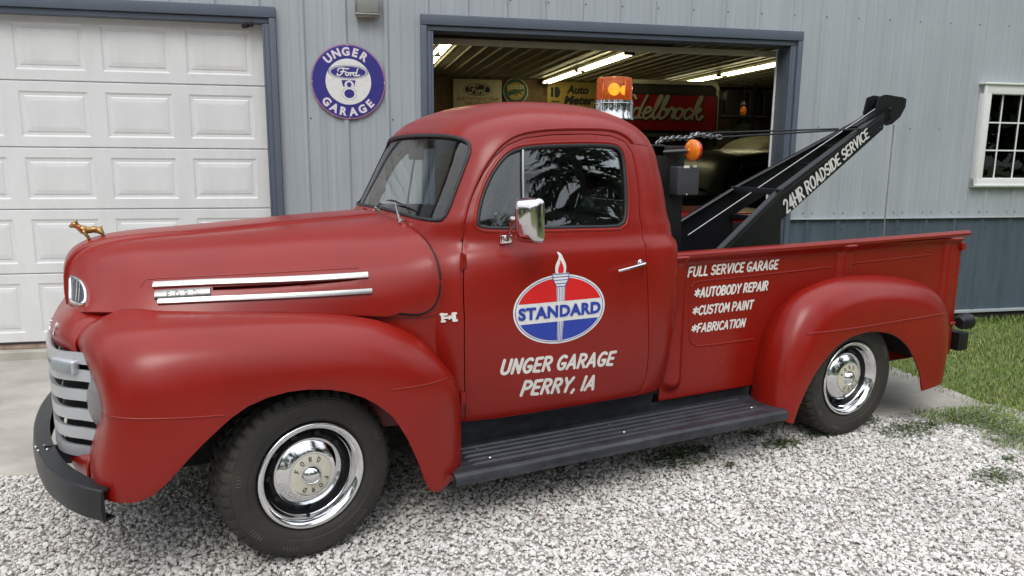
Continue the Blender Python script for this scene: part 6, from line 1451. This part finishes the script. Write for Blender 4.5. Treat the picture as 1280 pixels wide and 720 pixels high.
def grav_region():
    n = 400000; X = rng.uniform(-3.8, 5.3, n); Y = rng.uniform(-4.2, 1.3, n); P = np.stack([X, Y], 1)
    b = BA; s = X*math.cos(b)+(Y-BY)*math.sin(b); o = -X*math.sin(b)+(Y-BY)*math.cos(b)
    nzv = .05*np.sin(s*5.1)+.03*np.sin(s*13.7+1)
    ok = (o < SLF-.01-.02*rng.random(n)**3)
    edge = 4.47+.22*np.sin(o*3.1)+.10*np.sin(o*9.3)+.18*rng.random(n)-np.clip((o+2.5)*1.2, 0, .6)     # lawn side edge
    ok &= s < edge
    # keep what the camera side can see plus a margin
    dx, dy = X-CAMP.x, Y-CAMP.y; fx, fy = math.sin(YAW), math.cos(YAW); f = dx*fx+dy*fy; r = dx*fy-dy*fx
    inv = (np.abs(r) < f*.72+.15) & (f > 2.0)
    ok &= inv | ((np.abs(r) < f*.74+2.2) & (rng.random(n) < .22))     # the surroundings of the view more thinly
    ok &= (X+2*Y > -14)
    # thin out far away ones slightly, keep under-truck ones
    return P[ok], f[ok]
GP, GF = grav_region()
def stone_mesh(name, P, size, z, m, kinds=None):
    n = len(P); k = rng.integers(0, len(tmpl), n); V = tmpl[k]*size[:, None, None]
    e = rng.uniform(-1, 1, (n, 4)); e /= np.linalg.norm(e, axis=1)[:, None]; w_, x, y, zz = e.T
    # tilt limited: mix with upright
    a = rng.uniform(0, 2*PI, n); tx = rng.normal(0, .30, n); ty = rng.normal(0, .30, n)
    ca, sa = np.cos(a), np.sin(a); cx, sx = np.cos(tx), np.sin(tx); cy, sy = np.cos(ty), np.sin(ty)
    Rz = np.zeros((n, 3, 3)); Rz[:, 0, 0] = ca; Rz[:, 0, 1] = -sa; Rz[:, 1, 0] = sa; Rz[:, 1, 1] = ca; Rz[:, 2, 2] = 1
    Rx = np.zeros((n, 3, 3)); Rx[:, 0, 0] = 1; Rx[:, 1, 1] = cx; Rx[:, 1, 2] = -sx; Rx[:, 2, 1] = sx; Rx[:, 2, 2] = cx
    Ry = np.zeros((n, 3, 3)); Ry[:, 1, 1] = 1; Ry[:, 0, 0] = cy; Ry[:, 0, 2] = sy; Ry[:, 2, 0] = -sy; Ry[:, 2, 2] = cy
    Rm = Rx @ Ry @ Rz; V = np.einsum('nij,nkj->nki', Rm, V); V[:, :, 0] += P[:, :1]; V[:, :, 1] += P[:, 1:2]; V[:, :, 2] += z[:, None]
    me = bpy.data.meshes.new(name); far = ~kinds; sel = [0, 3, 4, 6, 8, 11, 9, 10]
    # near stones keep 12 corners, far ones 8 (12 faces)
    Vn = V[kinds]; Vf = V[far][:, :8]*1.0; a8 = CUBE[None]*tmpl[k[far]][:, :8].std(axis=(1, 2))[:, None, None]; Vf = None
    rr = rng.uniform(.75, 1.2, (far.sum(), 8, 1)); Vf = np.einsum('nij,nkj->nki', Rm[far], CUBE[None]*rr*np.array([1, .78, .55])*size[far][:, None, None]); Vf[:, :, 0] += P[far, :1]; Vf[:, :, 1] += P[far, 1:2]; Vf[:, :, 2] += z[far][:, None]
    nn_, nfar = int(kinds.sum()), int(far.sum()); nv, nf = nn_*12+nfar*8, nn_*20+nfar*12; print('STONES', nn_, nfar, nf)
    me.vertices.add(nv); me.vertices.foreach_set('co', np.concatenate([Vn.reshape(-1), Vf.reshape(-1)]).astype(np.float32))
    F = np.concatenate([(IF[None]+np.arange(nn_)[:, None, None]*12).reshape(-1), (CF12[None]+nn_*12+np.arange(nfar)[:, None, None]*8).reshape(-1)])
    me.loops.add(nf*3); me.loops.foreach_set('vertex_index', F.astype(np.int32)); me.polygons.add(nf)
    me.polygons.foreach_set('loop_start', np.arange(0, nf*3, 3, dtype=np.int32)); me.polygons.foreach_set('loop_total', np.full(nf, 3, np.int32)); me.update(calc_edges=True)
    at = me.attributes.new('tone', 'FLOAT', 'POINT'); at.data.foreach_set('value', np.concatenate([np.repeat(rng.random(nn_), 12), np.repeat(rng.random(nfar), 8)]).astype(np.float32))
    me.shade_flat(); return link(name, me, m, None)
def tone_mat(name, stops, rough=.85, bump=(60, .25)):
    m = mat(name, stops[0][1], rough, bump=bump); nt = m.node_tree; N = nt.nodes; L = nt.links
    a = N.new('ShaderNodeAttribute'); a.attribute_name = 'tone'; r = N.new('ShaderNodeValToRGB'); e = r.color_ramp.elements
    e[0].position = stops[0][0]; e[0].color = (*stops[0][1], 1); e[1].position = stops[-1][0]; e[1].color = (*stops[-1][1], 1)
    for p, c in stops[1:-1]: x = e.new(p); x.color = (*c, 1)
    tc = N.new('ShaderNodeTexCoord'); n = N.new('ShaderNodeTexNoise'); n.inputs['Scale'].default_value = 90; n.inputs['Detail'].default_value = 4
    n2 = N.new('ShaderNodeTexNoise'); n2.inputs['Scale'].default_value = 1.6; mm = N.new('ShaderNodeMix'); mm.data_type = 'RGBA'; mm.blend_type = 'MULTIPLY'; mm.inputs[0].default_value = .6
    mr = N.new('ShaderNodeMapRange'); mr.inputs['From Min'].default_value = .25; mr.inputs['From Max'].default_value = .75; mr.inputs['To Min'].default_value = .62; mr.inputs['To Max'].default_value = 1.15
    ad = N.new('ShaderNodeMath'); ad.operation = 'MULTIPLY_ADD'; ad.inputs[1].default_value = .35
    L.new(tc.outputs['Object'], n.inputs['Vector']); L.new(tc.outputs['Object'], n2.inputs['Vector']); L.new(n.outputs['Fac'], ad.inputs[0]); ad2 = N.new('ShaderNodeMath'); ad2.operation = 'MULTIPLY'; ad2.inputs[1].default_value = .65
    L.new(n2.outputs['Fac'], ad2.inputs[0]); L.new(ad2.outputs[0], ad.inputs[2]); L.new(ad.outputs[0], mr.inputs['Value'])
    L.new(a.outputs['Fac'], r.inputs['Fac']); L.new(r.outputs[0], mm.inputs[6]); L.new(mr.outputs[0], mm.inputs[7]); L.new(mm.outputs[2], N['Principled BSDF'].inputs['Base Color'])
    return m
M['stone'] = tone_mat('limestone', [(0, (.42, .395, .36)), (.12, (.61, .58, .535)), (.5, (.75, .72, .68)), (.93, (.85, .83, .79)), (1, (.54, .45, .40))])
ns = len(GP); GF_ = None
size = np.clip(rng.lognormal(math.log(.0067), .36, ns), .003, .018); z = -.010+size*.5+rng.uniform(0, .007, ns)
print('STONES', ns)
tag(stone_mesh('gravel', GP, size, z, M['stone'], GF < 3.7), kind='stuff')
# ---- grass
M['grass'] = tone_mat('grass_blade', [(0, (.10, .155, .030)), (.45, (.22, .31, .06)), (.8, (.30, .38, .10)), (1, (.48, .42, .20))], .6, None)
def blades(name, P, h, wd, m, lean=.5, segs=2):
    n = len(P); a = rng.uniform(0, 2*PI, n); l = rng.uniform(.1, 1, n)*lean; dx, dy = np.cos(a)*l, np.sin(a)*l; px, py = -np.sin(a)*wd/2, np.cos(a)*wd/2
    V = np.zeros((n, 5, 3))
    V[:, 0] = np.stack([P[:, 0]-px, P[:, 1]-py, P[:, 2]], 1); V[:, 1] = np.stack([P[:, 0]+px, P[:, 1]+py, P[:, 2]], 1)
    V[:, 2] = np.stack([P[:, 0]-px*.8+dx*h*.35, P[:, 1]-py*.8+dy*h*.35, P[:, 2]+h*.6], 1); V[:, 3] = np.stack([P[:, 0]+px*.8+dx*h*.35, P[:, 1]+py*.8+dy*h*.35, P[:, 2]+h*.6], 1)
    V[:, 4] = np.stack([P[:, 0]+dx*h, P[:, 1]+dy*h, P[:, 2]+h*(1-.3*l)], 1)
    me = bpy.data.meshes.new(name); me.vertices.add(n*5); me.vertices.foreach_set('co', V.reshape(-1).astype(np.float32))
    T = np.array([0, 1, 3, 0, 3, 2, 2, 3, 4]); F = (T[None]+np.arange(n)[:, None]*5).reshape(-1); nf = n*3
    me.loops.add(nf*3); me.loops.foreach_set('vertex_index', F.astype(np.int32)); me.polygons.add(nf); me.polygons.foreach_set('loop_start', np.arange(0, nf*3, 3, dtype=np.int32)); me.polygons.foreach_set('loop_total', np.full(nf, 3, np.int32)); me.update(calc_edges=True)
    at = me.attributes.new('tone', 'FLOAT', 'POINT'); at.data.foreach_set('value', np.repeat(np.clip(rng.normal(.45, .22, n), 0, 1), 5).astype(np.float32)); return link(name, me, m, None)
n = 330000; S_ = rng.uniform(4.3, 12.5, n); O_ = rng.uniform(-6.5, -.03, n)
edge = 4.47+.22*np.sin(O_*3.1)+.10*np.sin(O_*9.3)-np.clip((O_+2.5)*1.2, 0, .6)+.10
patch = .5+.5*np.sin(S_*2.3+1.3*np.sin(O_*1.7))*np.sin(O_*2.9+S_)
ok = np.where(O_ > SLF+.02, S_ > SLE-.02-.16*rng.random(n)**3+.05*np.sin(O_*6), S_ > edge+.35*rng.random(n)**2) & (rng.random(n) < .55+.45*patch)
S_, O_ = S_[ok], O_[ok]; c, s_ = math.cos(BA), math.sin(BA); GX = S_*c-O_*s_; GY = BY+S_*s_+O_*c
dx, dy = GX-CAMP.x, GY-CAMP.y; fx, fy = math.sin(YAW), math.cos(YAW); f = dx*fx+dy*fy; r = dx*fy-dy*fx; ok = (r < f*.85+.6) & (f > 2) & (f < 12)
GX, GY, OO, GSS = GX[ok], GY[ok], O_[ok], S_[ok]; hh = rng.uniform(.016, .040, len(GX))*np.where(OO > -.14, 2.3, 1.0)
tag(blades('lawn_grass', np.stack([GX, GY, np.where(OO < SLF+.03, -.015, np.where(GSS < SLE+.02, -.004, -.034))], 1), hh, rng.uniform(.003, .006, len(GX)), M['grass'], .9), kind='stuff')
# ---- low weeds in the gravel
M['weed'] = tone_mat('weed_leaf', [(0, (.03, .05, .015)), (.5, (.07, .12, .03)), (1, (.13, .17, .05))], .6, None)
def weed(px, py, r, n, label, h=.03, grp='weeds growing through the gravel', wm=None):
    c = atZ(px, py, 0); t = empty('weed', label, 'weed', (c.x, c.y, -.005), 0, grp)
    mb = MB(); k_ = 0
    for i in range(n):
        a = rng.uniform(0, 2*PI); d = r*rng.random()**.7; x, y = d*math.cos(a)*1.5, d*math.sin(a)*.8; z = rng.uniform(.006, h)*(1.2-d/r*.6); L_ = rng.uniform(.008, .020); w_ = L_*rng.uniform(.35, .6); b = rng.uniform(0, 2*PI)
        u = Vector((math.cos(b), math.sin(b), rng.uniform(-.2, .7))).normalized(); v = u.cross(Vector((rng.uniform(-.4, .4), rng.uniform(-.4, .4), 1))).normalized()
        p = Vector((x, y, z)); q = [p-u*L_*.5, p+v*w_*.5, p+u*L_*.6, p-v*w_*.5]; mb.add([tuple(e) for e in q], [(0, 1, 2, 3)])
    me = mesh('leaves', mb.v, mb.f); at = me.attributes.new('tone', 'FLOAT', 'POINT'); at.data.foreach_set('value', np.repeat(rng.random(n), 4).astype(np.float32)); link('leaves', me, wm or M['weed'], t)
    mb = MB()
    for i in range(8): a = rng.uniform(0, 2*PI); mb.tube([(0, 0, 0), (r*.4*math.cos(a), r*.3*math.sin(a), h*.5), (r*.9*math.cos(a), r*.6*math.sin(a), h*.55)], [.002, .0015, .0008], 4)
    mb.obj('stem', M['weed'], t)
for a in ((850, 572, .15, 900, 'flat weed patch just below the middle of the running board'), (880, 563, .05, 120, 'small weed tuft right of the patch under the running board'), (975, 556, .09, 420, 'weed tuft in the gravel below the running board end'), (942, 543, .06, 160, 'weed tuft tucked under the rear end of the running board'), (912, 583, .035, 60, 'tiny weed tuft standing alone in the gravel below the running board'),
          (1022, 545, .07, 180, 'weed tuft beside the front of the rear wheel'), (1078, 528, .09, 260, 'weed tuft against the rear tyre'), (1135, 538, .14, 700, 'weed patch in the gravel below the slab edge, right of the rear wheel'), (1166, 532, .07, 200, 'weed clump between the gravel patch and the slab corner'), (1245, 597, .11, 420, 'dark weed patch low at the right edge of the gravel'), (1262, 575, .05, 100, 'thin weed near the lawn edge at the right')):
    weed(*a)
M['weed2'] = tone_mat('fresh_weed_leaf', [(0, (.06, .10, .02)), (.5, (.14, .22, .05)), (1, (.22, .28, .08))], .6, None)
for px, py, n_, lb_ in ((1222, 523, 700, 'leafy green clump at the slab corner'), (1242, 533, 700, 'leafy green clump where gravel meets the lawn'), (1268, 547, 700, 'leafy green clump at the right picture edge beside the lawn'), (1196, 527, 320, 'leafy clump left of the slab corner')):
    weed(px, py, .15, n_, lb_, .075, 'leafy clumps along the slab corner', M['weed2'])
mb = MB(); a, b_ = atZ(697, 600, .012), atZ(726, 597, .014); c_ = a.lerp(b_, .5); mb.tube([tuple(a), tuple(a.lerp(b_, .4)+Vector((0, .006, .004))), tuple(b_)], [.0022, .003, .0016], 6)
mb.tube([tuple(a.lerp(b_, .4)+Vector((0, .006, .004))), tuple(a.lerp(b_, .62)+Vector((0, .03, .006)))], [.002, .001], 5); tag(mb.obj('twig', M['bark0'], None), 'thin dark twig lying on the gravel below the running board', 'twig')
# ---- spruce standing behind the camera, mirrored in the door glass and the chrome
M['needle'] = tone_mat('spruce_needles', [(0, (.012, .028, .012)), (.6, (.030, .060, .022)), (1, (.055, .09, .035))], .7, None); M['bark'] = mat('bark', (.10, .07, .05), .9, noise=(8, .4), bump=(20, .5))
def spruce(x, y, H_, Rb, label):
    t = empty('spruce_tree', label, 'tree', (x, y, -.03)); mb = MB(); mb.tube([(0, 0, 0), (.03, .02, H_*.5), (0, 0, H_)], [.16, .09, .01], 10); mb.obj('trunk', M['bark'], t)
    mb = MB(); br = MB(); tn = []
    nb_ = 150
    for i in range(nb_):
        z = H_*(.06+.93*i/nb_); a = i*2.399+random.uniform(-.3, .3); Lr = Rb*(1-z/H_)**.85*random.uniform(.75, 1.15)+.12; d = Vector((math.cos(a), math.sin(a), 0)); base = Vector((0, 0, z))
        pts = [base+d*Lr*u+Vector((0, 0, -.25*Lr*u*u+.06*Lr*u**3)) for u in (0, .35, .7, 1)]; br.tube([tuple(p) for p in pts], [.02, .014, .009, .004], 4)
        for j in range(int(12+Lr*26)):
            u = random.uniform(.12, 1.02); p = base+d*Lr*u+Vector((0, 0, -.25*Lr*u*u+.06*Lr*u**3)); sd_ = d.cross(Vector((0, 0, 1)))*random.choice((-1, 1)); tw = Lr*.30*(1.1-u)*random.uniform(.4, 1)+.10
            q = (sd_*.8+d*.6+Vector((0, 0, random.uniform(-.7, -.05)))).normalized(); e = p+q*tw; w_ = q.cross(Vector((random.uniform(-1, 1), random.uniform(-1, 1), 1))).normalized()*random.uniform(.02, .045)
            mb.add([tuple(p-w_*.6), tuple(p+w_*.6), tuple((p+e)/2+w_*1.1+Vector((0, 0, -.02))), tuple(e), tuple((p+e)/2-w_*1.1+Vector((0, 0, -.03)))], [(0, 1, 2, 3, 4)]); tn.append(random.random())
    me = mesh('crown', mb.v, mb.f); at = me.attributes.new('tone', 'FLOAT', 'POINT'); at.data.foreach_set('value', np.repeat(np.array(tn), 5).astype(np.float32)); link('crown', me, M['needle'], t); br.obj('branch', M['bark'], t)
spruce(6.1, -7.8, 9.5, 3.0, 'tall spruce on the open side of the yard, mirrored in the truck door glass')
spruce(-9, -13, 8, 2.6, 'distant spruce across the yard, mirrored in the hub caps')

# ---- unseen leafy trees added close behind the camera to darken reflections; reads as one mass
vs = []; tn = []
for k in range(20):
    a = math.radians(-205+k*12.5+random.uniform(-4, 4)); d = random.uniform(15, 21); cx0, cy0, H_, R_ = d*math.cos(a)*1.15+2, d*math.sin(a)-3, random.uniform(7, 10.5), random.uniform(2.6, 3.4)
    for c_ in range(30):
        cx, cy, cz, cr2 = cx0+random.gauss(0, R_*.45), cy0+random.gauss(0, R_*.45), H_*random.uniform(.08, .95), R_*random.uniform(.25, .5)
        for _ in range(60):
            d_ = Vector((random.gauss(0, 1), random.gauss(0, 1), random.gauss(0, .8))).normalized(); p = Vector((cx, cy, cz))+d_*cr2*random.uniform(.5, 1.05); u = Vector((random.gauss(0, 1), random.gauss(0, 1), random.gauss(0, 1))).normalized()*random.uniform(.14, .28); w_ = u.cross(d_).normalized()*random.uniform(.12, .24)
            vs += [tuple(p-u), tuple(p+w_), tuple(p+u), tuple(p-w_)]; tn.append(random.random())
me = mesh('unseen_tree_belt', vs, [(4*i, 4*i+1, 4*i+2, 4*i+3) for i in range(len(tn))]); at = me.attributes.new('tone', 'FLOAT', 'POINT'); at.data.foreach_set('value', np.repeat(np.array(tn), 4).astype(np.float32))
tag(link('unseen_tree_belt', me, M['weed'], None), kind='stuff')
